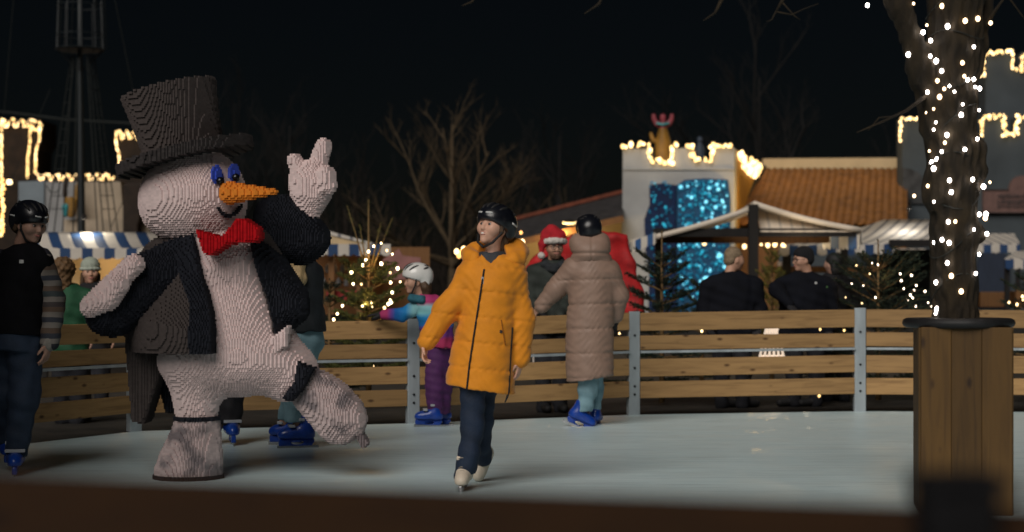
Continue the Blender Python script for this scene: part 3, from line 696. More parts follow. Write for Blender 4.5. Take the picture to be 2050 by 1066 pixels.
# --- white ship-house with painted figures under the mast
SY = 33.0
SHIPW = pm("cream painted hull", (.34, .275, .20), .8, .2, 2, .2, 25); SHIPB = pm("pale blue painted hull", (.17, .205, .23), .8, .2, 2, .2, 25)
sh = thing("ship_house", "pale panelled ship cabin behind the mast above the striped stall roof", "building", P(150, 620, SY) * [1, 1, 0])
prism_px(MB(), [(37, 640), (37, 364), (88, 362), (88, 640)], SY, 1.).build("hull_panel", SHIPB, sh)
prism_px(MB(), [(89, 640), (89, 364), (152, 364), (152, 640)], SY + .05, .9).build("hull_panel", pm("grey white hull", (.25, .25, .25), .8, .2, 2), sh)
prism_px(MB(), [(153, 640), (153, 364), (241, 364), (245, 410), (262, 464), (262, 640)], SY, 1.).build("hull_panel", SHIPW, sh)
prism_px(MB(), [(272, 640), (272, 430), (330, 430), (330, 640)], SY + .1, 1.).build("hull_panel", SHIPW, sh)
prism_px(MB(), [(128, 466), (128, 440), (300, 440), (300, 466)], SY - .3, .25).build("gunwale", SHIPW, sh)
tb = tag(prism_px(MB(), [(246, 640), (246, 368), (287, 364), (287, 412), (276, 455), (276, 640)], SY - .6, .35).build("figurehead", pm("dark brown figure", (.022, .013, .008), .8, .4, 8, .3), None, origin=P(262, 620, SY) * [1, 1, 0], bevel=.04), "dark brown carved post tapering down beside the pale ship cabin", "post")
pf = thing("parrot_figure", "yellow and green bird figure perched on the ship cabin wall", "statue", P(142, 445, SY - .5))
YF = SY - .4
S = SD(); S.loft([(P(0, y, YF)[2], P(x, 0, YF)[0], YF, a, .1) for y, x, a in [(436, 143, .06), (424, 143, .10), (408, 142, .13), (395, 140, .09)]]); S.cap(P(152, 400, YF), P(154, 372, YF), .05, .03); S.build("body", GOLDP, pf, .02)
S = SD(); S.ell(P(130, 385, YF), (.05, .06, .13)); S.cap(P(131, 372, YF), P(134, 362, YF), .05, .035); S.build("head", pm("dark figure paint", (.03, .015, .01), .6), pf, .018)
S = SD(); S.cap(P(131, 415, YF - .08), P(131, 430, YF - .06), .07, .05); S.build("wing", TEALP, pf, .018)

# --- ship mast with crow's nest and rigging
MY = 29.0
MASTM = pm("dark mast", (.011, .015, .017), .5, .3, 5, .2, 30, stretch=(1, 1, .2)); ROPE = pm("dark rope", (.014, .017, .016), .9)
ms = thing("ship_mast", "tall dark ship mast with crow's nest and rope shrouds above the left stall", "mast", P(163, 620, MY) * [1, 1, 0])
MB().tube([P(163, 625, MY), P(163, 460, MY), P(161, 200, MY), P(160, 95, MY), P(159, -120, MY)], [.07, .068, .052, .042, .035], 12).build("pole", MASTM, ms, True)
c0 = P(160, 100, MY)
nest = MB().lathe(c0, [(.06, -.015), (.38, -.015), (.42, .0), (.38, .02), (.06, .02)], 20).build("crows_nest", MASTM, ms)
m = MB()
for k in range(10):
    a = 2 * math.pi * k / 10; q = c0 + np.array([.40 * math.cos(a), .40 * math.sin(a), 0]); m.tube([q, q + np.array([-.03 * math.cos(a), 0, .85])], .009, 5); m.tube([q, c0 + np.array([0, 0, -.40])], .008, 4)
for zz in (.25, .75): m.tube([c0 + np.array([(.40 - .02 * zz) * math.cos(a), .40 * math.sin(a), zz]) for a in np.linspace(0, 2 * math.pi, 21)], .008, 5)
m.build("railing", MASTM, nest)
m = MB(); groups = [[(146, 110), (125, 465)], [(150, 110), (108, 465)], [(143, 110), (92, 465)], [(155, 115), (146, 470)], [(178, 110), (207, 465)], [(183, 110), (222, 465)], [(188, 110), (236, 465)], [(174, 110), (195, 465)]]
dy = [-.2, .0, .3, -.4, -.2, 0., .3, -.4]
for (a, b), q in zip(groups, dy): m.tube([P(*a, MY + q * .4), P(*b, MY + q * 2)], .010, 4)
for a, b in (((128, -80), (118, 100)), ((150, -80), (142, 100)), ((186, -80), (200, 100)), ((208, -60), (212, 100)), ((222, -40), (268, 190)), ((32, -60), (8, 230)), ((100, 180), (20, 370)), ((222, 455), (248, 400))): m.tube([P(*a, MY), P(*b, MY + .6)], .007, 4)
for side, (L0, L1) in ((0, (0, 2)), (1, (4, 6))):
    for k in range(11):
        t = .12 + k * .075; p0 = [np.array(g[0]) * (1 - t) + np.array(g[1]) * t for g in (groups[L0], groups[L1])]; m.tube([P(*p0[0], MY + dy[L0] * (.4 + 1.6 * t)), P(*p0[1], MY + dy[L1] * (.4 + 1.6 * t))], .006, 4)
m.tube([P(93, 372, MY), P(100, 384, MY), P(112, 386, MY), P(121, 376, MY)], .008, 4)
m.build("rigging", ROPE, ms)
tag(MB().tube([P(-200, 210, 40), P(20, 226, 40), P(130, 240, 40), P(250, 247, 40), P(420, 260, 40)], .03, 5).build("overhead_cable", ROPE, None, origin=P(100, 230, 40)), "thin overhead cable sagging across the night sky behind the mast", "cable")

# ------------------------------------------------------------------ market stalls with striped awnings
WHT, BLU = (.52, .48, .42), (.008, .042, .125)
AWN = stripes("blue and white awning", WHT, BLU, .30, .52); VAL = stripes("blue and white valance", WHT, BLU, .30, .52)
AWNG = stripes("pale striped awning", (.55, .51, .45), (.16, .16, .17), .17, .72); VALG = stripes("blue striped valance", (.58, .54, .47), (.02, .09, .24), .17, .52)
def sheet(pts, th):
    a, b, c, d = [np.array(p) for p in pts]; n = unit(np.cross(b - a, d - a)) * th; return MB().hexa([a, b, c, d, a + n, b + n, c + n, d + n])
def valance(mb, a, b, hgt, n, th=.012):
    """hanging strip with a scalloped lower edge from a to b"""
    a = np.array(a); b = np.array(b); d = b - a; nn = unit([d[1], -d[0], 0]) * th
    pts = [a, ]; top = [a, b]
    low = []
    for k in range(n):
        for t in np.linspace(0, 1, 5)[:-1]: low.append(a + d * ((k + t) / n) - np.array([0, 0, hgt * (.82 + .18 * math.sin(math.pi * t) ** .6)]))
    low.append(b - np.array([0, 0, hgt * .82]))
    return mb.prism([a, *low, b], nn)
def turn(o, deg):
    """give a sheet its own turned axes (so that its stripes run slanted) without moving it"""
    a = R(deg); o.data.transform(Matrix.Rotation(-a, 4, 'Z')); o.rotation_euler = (0, 0, a)
# left stall
SY2 = 23.0
s1 = thing("market_stall", "market stall with bold blue and white striped roof below the ship cabin", "stall", P(200, 620, SY2) * [1, 1, 0], "striped market stalls")
a, b = P(55, 465, SY2 + 1.6), P(372, 465, SY2 + 1.6); c, d = P(400, 497, SY2), P(96, 497, SY2)
V = []; n_ = 10
for j in range(n_ + 1):
    t = j / n_
    for p, q in ((d, a), (c, b)):
        x = p * (1 - t) + q * t; V.append(x - np.array([0, 0, .10 * math.sin(math.pi * t)]) + np.array([-.0, 0, 0]))
F = [(2 * j, 2 * j + 1, 2 * j + 3, 2 * j + 2) for j in range(n_)]
# stripes run up the slope: give the sheet a sheared frame through its own object axes
aw = link_mesh("awning", V, F, AWN, s1, True); turn(aw, 20); md = aw.modifiers.new("thick", 'SOLIDIFY'); md.thickness = .015
valance(MB(), d + [0, -.02, -.01], c + [0, -.02, -.01], .145, 14).build("valance", VAL, s1)
for x in (90, 395): MB().beam(P(x, 497, SY2 + .1) * [1, 1, 0] + [0, 0, -.03], P(x, 499, SY2 + .1), .07, .07, (1, 0, 0)).build("post", BEAM, s1)
MB().prism([P(x, y, SY2 + 1.7) for x, y in [(75, 625), (380, 625), (380, 470), (75, 470)]], (0, .1, 0)).build("back_wall", CREAM, s1)
MB().box(P(240, 600, SY2 + .3), (1.0, .3, .16)).build("counter", TIMBER, s1, bevel=.01)
lamp("stall_light", P(200, 520, SY2 + 1.0), 16, (1., .70, .38), .02)
fl = thing("spot_fixture", "small spotlight fixed to the ship cabin above the striped stall roof", "lamp", P(168, 440, SY2 + 1.5))
MB().tube([P(168, 430, SY2 + 1.5), P(168, 440, SY2 + 1.5)], [.03, .045], 10).build("housing", BEAM, fl)
lamp("spot_light", P(168, 450, SY2 + 1.45), 16, (1., .9, .72), .004)
# stall behind the snowman's raised arm
s2 = thing("market_stall", "market stall with striped valance and brown shelves left of the small lit fir", "stall", P(690, 620, 24.0) * [1, 1, 0], "striped market stalls")
Y0 = 24.0; a, b, c = P(560, 440, Y0), P(742, 488, Y0), P(560, 488, Y0)
MB().prism([P(555, 436, Y0), P(640, 458, Y0), P(745, 486, Y0), P(745, 491, Y0), P(640, 466, Y0), P(555, 444, Y0)], (0, 2.2, 0)).build("awning", AWNG, s2)
MB().prism([P(562, 489, Y0 + .02), P(738, 489, Y0 + .02), P(640, 464, Y0 + .02), P(562, 446, Y0 + .02)], (0, .03, 0)).build("gable", CREAM, s2)
valance(MB(), P(560, 489, Y0 - .02), P(782, 489, Y0 - .02), .17, 12).build("valance", VAL, s2)
MB().prism([P(x, y, Y0 + 2) for x, y in [(560, 630), (860, 630), (860, 495), (560, 495)]], (0, .1, 0)).build("back_wall", TIMBER, s2)
for x in (664, 720): MB().beam(P(x, 630, Y0 + .2), P(x, 500, Y0 + .2), .10, .08, (1, 0, 0)).build("post", TIMBER, s2)
RED = pm("red painted wood", (.28, .012, .012), .5, .25, 6, .1)
sv = MB()
for y in (548, 575, 604): sv.box(P(690, y, Y0 + .7), (.42, .16, .012))
sv.build("shelf", TIMBER, s2)
MB().box(P(690, 592, Y0 + .45), (.25, .12, .07)).build("red_crate", RED, s2, bevel=.01)
lamp("stall_light", P(690, 508, Y0 + .9), 5, (1., .62, .3), .02)
tag(prism_px(MB(), [(766, 560), (766, 520), (790, 505), (798, 498), (806, 512), (842, 516), (842, 560)], 22.5, .06).build("pink_board", pm("dull pink board", (.26, .12, .11), .8, .2, 5), None, origin=P(800, 560, 22.5)), "dull pink gabled board standing behind the lit fir tree", "board")
r6 = random.Random(2); gs = MB()
JAR = pm("pale jars", (.3, .32, .34), .4, .4, 20)
for k in range(12):
    q = P(648 + k * 7.5, 546 if k % 2 else 573, Y0 + .62); j = MB().lathe(q, [(.03, 0), (.035, .01), (.035, .08), (.02, .1), (.02, .12)], 10).build("jar", JAR, None, True, origin=q)
    tag(j, "small pale jar in the row on the brown stall shelf", "jar", "jars on the stall shelves")
# canopy with open gable on the right
CYN = 24.0
s3 = thing("gabled_canopy", "open gabled canopy with pale awning on a dark central post", "canopy", P(1507, 620, CYN) * [1, 1, 0])
apex, el, er = P(1507, 412, CYN), P(1266, 480, CYN), P(1724, 466, CYN); dp = np.array([.15, 2.6, 0])
def slope(a, b, sag):
    V = []
    for j in range(9):
        t = j / 8; p = a * (1 - t) + b * t - np.array([0, 0, sag * math.sin(math.pi * t)])
        for u in np.linspace(0, 1, 25): V.append(p + dp * u)
    F = [(j * 25 + i, j * 25 + i + 1, (j + 1) * 25 + i + 1, (j + 1) * 25 + i) for j in range(8) for i in range(24)]
    return V, F
GCL = stripes("gable cloth", (.66, .57, .46), (.44, .39, .33), .16, .78)
CANV = stripes("canopy cloth", (.66, .58, .48), (.34, .31, .28), .26, .8, axis=1)
for (e, sg_) in ((el, .03), (er, .035)):
    o = link_mesh("awning", *slope(apex, e, sg_), CANV, s3, True); md = o.modifiers.new("thick", 'SOLIDIFY'); md.thickness = .07
valance(MB(), el + [0, -.02, -.02], P(1312, 466, CYN - .02), .17, 8).build("valance", VALG, s3)
valance(MB(), el + [-.02, 0, 0], el + dp + [-.02, 0, 0], .17, 14).build("valance", VALG, s3)
valance(MB(), er + [.02, 0, 0] + dp, er + [.02, 0, 0], .17, 14).build("valance", VALG, s3)
valance(MB(), P(1648, 470, CYN + .9), P(1722, 470, CYN - .02), .22, 8).build("valance", VALG, s3)
MB().prism([P(1516, 416, CYN + .5), P(1522, 465, CYN + .02), P(1716, 465, CYN + .02), P(1560, 426, CYN + .45)], (0, .02, 0)).build("gable_cloth", GCL, s3)
MB().beam(P(1508, 630, CYN - .03), P(1508, 410, CYN - .03), .13, .13, (1, 0, 0)).build("post", BEAM, s3)
MB().beam(P(1308, 466, CYN + .10), P(1716, 466, CYN + .10), .1, .12).build("beam", BEAM, s3)
MB().beam(P(1316, 481, CYN + .45), P(1660, 481, CYN + .45), .08, .09).build("beam", TIMBER, s3)
for x in (1318, 1690): MB().beam(P(x, 630, CYN + 2.2), P(x, 470, CYN + 2.2), .10, .1, (1, 0, 0)).build("post", BEAM, s3)
lamp("canopy_light", P(1610, 486, CYN - .35), 7, (1., .80, .55), .006)  # added lamp in front of the gable cloth, only to brighten it
lamp("canopy_light", P(1600, 474, CYN + 1.2), 20, (1., .78, .5), .02)
pts = along([(1490, 492), (1500, 496)], CYN + .8, 6, 2, r5) + [P(x, y, CYN + .8) for x, y in ((1524, 490), (1537, 491), (1551, 490), (1553, 487), (1567, 491), (1571, 493), (1410, 487))]
light_string("string_lights", "short row of warm lamps hanging inside the gabled canopy beyond the post", pts, .026, [WARM_LED])
# second stall, roof sloping to the viewer
S4 = 27.0
s4 = thing("market_stall", "market stall with glossy lit striped roof between gabled canopy and trunk", "stall", P(1760, 620, S4) * [1, 1, 0], "striped market stalls")
a, b, c, d = P(1770, 440, S4 + 2), P(1905, 440, S4 + 2), P(1900, 488, S4), P(1560, 492, S4)
V = []; 
for j in range(9):
    t = j / 8
    for p, q in ((d, a), (c, b)): V.append(p * (1 - t) + q * t - np.array([0, 0, .06 * math.sin(math.pi * t)]))
aw = link_mesh("awning", V, [(2 * j, 2 * j + 1, 2 * j + 3, 2 * j + 2) for j in range(8)], AWNG, s4, True); turn(aw, -28); md = aw.modifiers.new("thick", 'SOLIDIFY'); md.thickness = .02
valance(MB(), d + [0, -.02, 0], P(1790, 489, S4 - .02), .17, 12).build("valance", VAL, s4)
MB().beam(P(1780, 487, S4 - .05), P(1880, 487, S4 - .05), .08, .11).build("beam", BEAM, s4)
for x in (1575, 1872): MB().beam(P(x, 630, S4 + .1), P(x, 494, S4 + .1), .14, .12, (1, 0, 0)).build("post", BEAM, s4)
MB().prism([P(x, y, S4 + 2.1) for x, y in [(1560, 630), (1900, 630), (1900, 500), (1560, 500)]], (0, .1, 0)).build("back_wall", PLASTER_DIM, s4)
MB().box(P(1640, 540, S4 + .5), (.9, .25, .05)).build("counter", TIMBER, s4, bevel=.01)
WHITEBOX = pm("white carton", (.5, .42, .36), .7, .2, 8)
for x in (1562, 1576, 1661, 1676):
    q = P(x, 532, S4 + .4); tag(MB().box(q, (.045, .045, .06)).build("lantern_box", WHITEBOX, None, origin=q, bevel=.01), "small pale box on the counter of the glossy roofed stall", "box", "pale boxes on the stall counter")
fl = thing("spot_fixture", "small spotlight above the glossy striped roof near the trunk", "lamp", P(1820, 425, S4 + 1.2))
MB().tube([P(1820, 412, S4 + 1.2), P(1820, 420, S4 + 1.2)], [.03, .045], 10).build("housing", BEAM, fl)
MB().tube([P(1820, 420, S4 + 1.3), P(1822, 400, S4 + 2.2), P(1822, 400, S4 + 8.9)], .012, 5).build("bracket", BEAM, fl)
lamp("spot_light", P(1820, 428, S4 + 1.15), 14, (1., .92, .8), .004)
# third and fourth, partly behind the trunk
for k, (x0, x1, yt, ye, Y, lab) in enumerate([(1700, 1865, 500, 512, 30.5, "small distant stall with striped valance low behind the right fir"), (1945, 2042, 470, 490, 31, "small stall roof with striped valance in front of the dark castle door"), (2012, 2140, 505, 520, 28, "small striped stall roof at the right picture edge")]):
    s5 = thing("market_stall", lab, "stall", P((x0 + x1) / 2, 620, Y) * [1, 1, 0], "striped market stalls")
    sheet([P(x0, ye, Y), P(x1, ye, Y), P(x1 - 12, yt, Y + 1.4), P(x0 + 22, yt, Y + 1.4)], .02).build("awning", AWNG, s5)
    valance(MB(), P(x0, ye, Y - .02), P(x1, ye, Y - .02), .16, 9).build("valance", VAL, s5)
    for x in (x0 + 4, x1 - 4): MB().beam(P(x, 625, Y + .1), P(x, ye + 1, Y + .1), .07, .07, (1, 0, 0)).build("post", BEAM, s5)
    MB().box(P((x0 + x1) / 2, 600, Y + .4), ((x1 - x0) / 2 / FPX * Y * .8, .25, .14)).build("counter", TIMBER, s5, bevel=.01)

# red draped heap behind the people at the barrier
S = SD(); YR = 19.5
S.poly([P(x, y, YR)[[0, 2]] for x, y in [(1030, 640), (1045, 535), (1118, 478), (1150, 470), (1205, 462), (1216, 470), (1257, 468), (1268, 515), (1283, 560), (1294, 590), (1284, 640)]], YR + .35, .4, .06)
S.disp = lambda p: .020 * np.sin(p[:, 0] * 16 + 2.5 * p[:, 2] + 2 * np.sin(p[:, 2] * 5)) + .010 * np.sin(p[:, 2] * 23 + 6 * p[:, 0])
tag(S.build("red_cloth", pm("red cloth", (.38, .010, .012), .65, .3, 9, .3, 40), None, .02, origin=P(1200, 620, YR)), "big red draped cloth heap behind the person in the long beige coat", "cloth")
# white slatted stand seen through the gaps of the barrier
st = thing("slatted_lantern", "glowing white slatted lantern seen through the gaps of the far barrier", "lantern", P(1545, 700, 17.6) * [1, 1, 0])
WPAINT = pm("white painted slats", (.62, .56, .50), .6, .1, 8); GLOW = emit("lit lantern slats", (1., .80, .62), .75)
for k in range(6):
    t = (k - 2.5) / 2.5; MB().beam(P(1545 + t * 27, 730, 17.6), P(1545 + t * 10, 652, 17.6), .02, .034, (0, 1, 0)).build("slat", GLOW, st)
MB().beam(P(1532, 655, 17.63), P(1558, 655, 17.63), .02, .03).build("crossbar", GLOW, st)
MB().beam(P(1519, 714, 17.63), P(1571, 714, 17.63), .02, .03).build("crossbar", GLOW, st)
lamp_q = [P(x, y, 17.0) for x, y in ((1640, 793), (1642, 660), (1690, 662), (748, 733), (1405, 663), (1240, 668))]
light_string("string_lights", "scattered single lamps seen through the gaps of the far barrier boards", lamp_q, .011, [WARM_LED, GOLD_LED])
tag(MB().box(P(1086, 716, 17.2), (.10, .01, .055)).build("white_card", WPAINT, None, origin=P(1086, 716, 17.2), bevel=.003), "white card seen through the barrier gap beside the long beige coat", "card")

# ------------------------------------------------------------------ trees
def bare_tree(label, px, Y, top, base_r, seed, mat, limbs=7, lean=0., spread=1., fork=.42, group="bare trees behind the market", twigs=3):
    rr = random.Random(seed); base = P(px, 620, Y) * [1, 1, 0]; H = P(0, top, Y)[2]
    t = thing("bare_tree", label, "tree", base, group); tr_, br = MB(), MB()
    def grow(p, d, L_, r, lev):
        pts = [p]; q = p.copy(); dd = d.copy(); n = 5 if lev < 2 else 3
        for k in range(n):
            dd = unit(dd + np.array([rr.uniform(-1, 1), rr.uniform(-1, 1), rr.uniform(-.3, .8)]) * (.13 if lev < 2 else .22)); q = q + dd * L_ / n; pts.append(q)
        br.tube(pts, [r * (1 - .7 * i / n) for i in range(n + 1)], 5 if lev < 2 else 3, cap=False)
        if lev >= twigs: return
        nc = 6 if lev == 0 else 5
        for k in range(nc):
            s_ = .3 + .7 * (k + rr.random()) / nc; i = min(int(s_ * n), n - 1); b = pts[i] + (pts[i + 1] - pts[i]) * (s_ * n - i)
            az = rr.uniform(0, 2 * math.pi); nd = unit(dd + np.array([math.cos(az), math.sin(az), rr.uniform(-.1, .5)]) * rr.uniform(.5, .95))
            grow(b, nd, L_ * rr.uniform(.3, .5), r * .45, lev + 1)
    fk = base + np.array([lean * H, 0, H * fork])
    tp_ = [base + (fk - base) * s_ + np.array([.03 * H * math.sin(s_ * 4 + seed), 0, 0]) * s_ * (1 - s_) for s_ in np.linspace(0, 1, 6)] + [fk + np.array([lean * .6 * H, 0, H * .5])]
    tr_.tube(tp_, [base_r * (1.25 - .6 * k / 6) for k in range(6)] + [base_r * .18], 8)
    for k in range(limbs):
        s_ = rr.uniform(.55, 1.0) if k > limbs // 2 else rr.uniform(.9, 1.0); b = base + (fk - base) * s_
        az = 2 * math.pi * k / limbs + rr.uniform(-.3, .3); el_ = rr.uniform(.6, 1.25) if s_ > .85 else rr.uniform(.25, .6)
        d = np.array([math.cos(az) * math.cos(el_) * spread, math.sin(az) * math.cos(el_) * spread, math.sin(el_)])
        grow(b, unit(d), (H - b[2]) * rr.uniform(.5, .8), base_r * rr.uniform(.34, .5), 0)
    grow(fk, unit([lean, 0, 1]), (H - fk[2]) * .85, base_r * .5, 0)
    tr_.build("trunk", mat, t, True); br.build("branches", mat, t, True); return t
BARK_L = pm("lit grey bark", (.060, .041, .021), .9, .4, 10); BARK_D = pm("dim bark", (.014, .009, .0055), .9, .4, 10); BARK_K = pm("night dimmed bark", (.0042, .0038, .0036), .9, .4, 10)  # bark tones from lit to night dark: dimness put into the colour
bare_tree("bare branchy tree with lit-toned bark rising behind the orange coated skater", 905, 38, 200, .11, 4, BARK_L, limbs=11, spread=1.25, fork=.40)
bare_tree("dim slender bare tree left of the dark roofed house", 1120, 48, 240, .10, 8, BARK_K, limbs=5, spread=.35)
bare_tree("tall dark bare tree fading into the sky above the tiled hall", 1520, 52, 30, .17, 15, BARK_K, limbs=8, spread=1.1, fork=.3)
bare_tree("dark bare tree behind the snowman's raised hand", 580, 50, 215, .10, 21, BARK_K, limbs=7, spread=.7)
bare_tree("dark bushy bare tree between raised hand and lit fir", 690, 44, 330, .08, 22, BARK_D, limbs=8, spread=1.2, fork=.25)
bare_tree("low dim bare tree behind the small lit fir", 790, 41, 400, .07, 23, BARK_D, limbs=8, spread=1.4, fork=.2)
bare_tree("dim bare tree with brownish twigs right of the lit-toned tree", 1010, 43, 330, .07, 29, BARK_D, limbs=8, spread=1.3, fork=.2)
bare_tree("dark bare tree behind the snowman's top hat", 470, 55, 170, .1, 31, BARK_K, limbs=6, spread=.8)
tk = MB(); rr = random.Random(77)
for k in range(1500):
    p = P(rr.uniform(430, 1240), 600, rr.uniform(40, 52)) * [1, 1, 0]; h_ = rr.uniform(.8, 3.0); q = p + np.array([rr.uniform(-.7, .7), rr.uniform(-.4, .4), h_]); tk.tube([p, (p + q) / 2 + np.array([rr.uniform(-.15, .15), 0, .1]), q], [.02, .014, .004], 3, cap=False)
tag(tk.build("thicket", BARK_D, None, True), kind="stuff")

def fir(label, px, Y, top, rad, seed, mat, nmat, whorls=12, per=6, droop=-.1, group="fir trees along the barrier", leader=.18, dens=1.0, upsweep=.5, clear=.12, spikes=()):
    rr = random.Random(seed); base = P(px, 620, Y) * [1, 1, 0]; H = P(0, top, Y)[2]
    t = thing("fir_tree", label, "tree", base, group); tr_, fo = MB(), MB()
    tr_.tube([base, base + [0, 0, H * .5], base + [0, 0, H]], [.032, .02, .006], 7)
    def needles(pts, n, ln, wd):
        for k in range(n):
            s_ = rr.random() * (len(pts) - 1); i = int(s_); c = pts[i] + (pts[min(i + 1, len(pts) - 1)] - pts[i]) * (s_ - i); d = unit(pts[min(i + 1, len(pts) - 1)] - pts[i] + 1e-6)
            v = unit(d * .7 + np.array([rr.gauss(0, 1), rr.gauss(0, 1), rr.gauss(.2, 1)]) * .55); sx = unit(np.cross(v, [rr.gauss(0, 1), rr.gauss(0, 1), rr.gauss(0, 1)])) * wd
            fo.add([c - sx, c + sx, c + v * ln * rr.uniform(.7, 1.2)], [(0, 1, 2)])
    needles([base + [0, 0, H * .75], base + [0, 0, H]], int(120 * dens), .03, .004)
    for w_ in range(whorls):
        u = clear + (1 - leader - clear) * (w_ + rr.uniform(-.2, .2)) / (whorls - 1); z = H * u; Lr = rad * (1 - u) ** .75 * rr.uniform(.8, 1.1) + .06
        for k in range(per):
            az = 2 * math.pi * (k + .5 * (w_ % 2)) / per + rr.uniform(-.35, .35); L_ = Lr * rr.uniform(.7, 1.15); e = droop + upsweep * u ** 1.5 * 2
            p0 = base + np.array([0, 0, z]); pts = [p0 + np.array([math.cos(az) * L_ * s_, math.sin(az) * L_ * s_, L_ * (e * s_ + .15 * s_ * s_)]) for s_ in (0, .35, .7, 1)]
            tr_.tube(pts, [.008, .006, .004, .002], 4, cap=False); needles(pts[1:], int(130 * dens * L_ / .5), .032, .0042)
            for s_ in (.4, .55, .7, .85):
                for sg_ in (-1, 1):
                    b = p0 + (pts[3] - p0) * s_; a2 = az + sg_ * rr.uniform(.5, .9); l2 = L_ * .42 * (1.1 - s_ * .6); q = b + np.array([math.cos(a2) * l2, math.sin(a2) * l2, l2 * (e * .6 + rr.uniform(-.1, .15))]); needles([b, q], int(75 * dens * l2 / .25), .03, .0042)
    for sx, sy in spikes:
        p0 = base + [0, 0, H * (1 - leader) + .02]; p1 = P(sx, sy, Y + rr.uniform(-.2, .2)); tr_.tube([p0, (p0 + p1) / 2 + [0, 0, .01], p1], [.010, .007, .003], 5); needles([p0, (p0 + p1) / 2, p1], int(130 * dens), .028, .004)
    tr_.build("trunk", mat, t, True); tag(fo.build("foliage", nmat, t), None); return t
NEED_G = pm("fir needles", (.070, .080, .020), .8, .4, 6, 0); NEED_D = pm("dark fir needles", (.018, .030, .018), .8, .5, 6, 0); STEM = pm("fir stem", (.15, .09, .035), .8)
fir("small open fir with warm fairy lights and long upright leader left of the child", 738, 17.2, 400, .55, 3, STEM, NEED_G, whorls=10, per=6, droop=.0, leader=.40, dens=1.7, upsweep=.55, spikes=[(695, 412), (762, 448), (785, 438), (720, 452)])
fir("dark unlit spruce leaning over the barrier right of the red cloth", 1325, 17.6, 462, .60, 5, STEM, NEED_D, whorls=11, per=7, droop=-.15, leader=.22, dens=1.2)
fir("dark broad fir with fairy lights right of the person in the black beanie", 1758, 18.0, 480, .95, 6, STEM, NEED_D, whorls=11, per=7, droop=-.05, leader=.2, dens=1.0)
fir("low dark fir at the right edge behind the planter", 2058, 18.0, 520, .5, 9, STEM, NEED_D, whorls=8, per=6, dens=.9)
fir("low dark fir between snowman and lit fir", 660, 17.3, 560, .42, 12, STEM, NEED_D, whorls=7, per=6, dens=.9, leader=.1)
fir("low dark spruce at the foot of the sequin curtain", 1405, 19.5, 560, .5, 14, STEM, NEED_D, whorls=7, per=6, dens=.9, leader=.1)
fir("slim yellow green conifer beyond the gabled canopy post", 1545, 22.0, 505, .28, 17, STEM, pm("yellow green needles", (.13, .12, .02), .8, .3, 6, 0), whorls=14, per=6, droop=.3, leader=.05, dens=.9, clear=.05)
zp = [(482,427),(526,383),(587,358),(634,418),(678,448),(462,500),(436,537),(588,527),(722,565),(343,600),(662,600),(357,692),(424,695),(664,681),(743,676),(477,802),(505,844),(512,881),(433,874),(452,866),(637,774),(677,762),(660,823),(668,845),(646,857),(614,888),(269,872),(226,938),(197,985)]
pts = [P(620 + x * .2439, 400 + y * .2439, 17.2 + (random.Random(i).uniform(-.35, .0))) for i, (x, y) in enumerate(zp)]
light_string("string_lights", "warm white fairy lights scattered over the small open fir beside the child", pts, .0115, [emit("warm white lamp", (1., .76, .42), 13.)] * 3 + [WARM_LED], cable=None)
lamp("fir_glow", P(740, 520, 17.05), 2.4, (1., .62, .2), .012); lamp("fir_glow", P(735, 610, 16.95), 2.2, (1., .62, .2), .012)
zp = [(1350,350),(1470,332),(1515,345),(1452,414),(1314,489),(1403,503),(1684,414),(1692,466),(1770,425),(1807,503),(1712,527),(1791,540),(1873,547),(1762,576),(1779,597),(1743,615),(1899,634),(1800,660),(1922,662),(1267,593),(1495,594),(1392,638)]
pts = [P(1360 + x * .2626, 440 + y * .2626, 17.6 + random.Random(i).uniform(-.2, .1)) for i, (x, y) in enumerate(zp)]
light_string("string_lights", "white fairy lights on the dark broad fir near the planter", pts, .0075, [emit("fir white lamp", (1., .78, .58), 11.)] * 3 + [WARM_LED])
lamp("fir_glow", P(1770, 540, 17.5), 1.6, (1., .6, .22), .012)
pts = [P(x, y, 17.6) for x, y in ((2020, 606), (2047, 594), (2048, 601), (2036, 610))]
light_string("string_lights", "few warm lamps on the low fir at the right edge", pts, .014, [WARM_LED])
pts = [P(x, y, 21) for x, y in ((919, 512), (924, 508), (928, 499), (914, 504), (1046, 485), (1041, 512), (1039, 483), (1043, 466))]
light_string("string_lights", "few warm lamps glowing behind the shoulders of the orange coat", pts, .03, [WARM_LED, DIM_LED])
# ------------------------------------------------------------------ the brick-built snowman
YS = 10.5
def S3(px, py, dy=0.): return P(px, py, YS + dy)
def XZ(pts, dy=0.): return [S3(x, y, dy)[[0, 2]] for x, y in pts]
snow = thing("brick_snowman", "big plastic brick snowman in top hat and tailcoat skating on one leg", "statue", S3(380, 956) * [1, 1, 0])
SNW = brick_mat("white bricks", (.64, .515, .505), .42, .09); SNW_B = brick_mat("worn white bricks", (.45, .36, .355), .42, .12, stain=(.11, .10, .11))
BLK = brick_mat("black bricks", (.013, .0145, .020), .6, .3, spec=.15); GRYB = brick_mat("charcoal bricks", (.058, .048, .046), .6, .12, spec=.2)
ORG = brick_mat("orange bricks", (.62, .20, .025), .4, .12); REDB = brick_mat("red bricks", (.36, .006, .010), .35, .2); BLUB = brick_mat("blue bricks", (.035, .07, .42), .4, .12)
DGR = brick_mat("grey bricks", (.16, .13, .135), .45, .15)
px_ = .00309                                    # metres per photo pixel at the snowman
parts = []                                      # (name, field, material): later ones win
def part(name, mat):
    s = SD(); parts.append((name, s, mat)); return s
u = part("body", SNW)                           # torso, pelvis and both legs
u.cap(S3(455, 530, .05), S3(475, 690, .02), 82 * px_, 104 * px_, .1)
u.ell(S3(462, 722), (143 * px_, .30, 60 * px_), None, .05)
u.cap(S3(392, 735, -.02), S3(394, 838, -.02), 58 * px_, 39 * px_, .1)
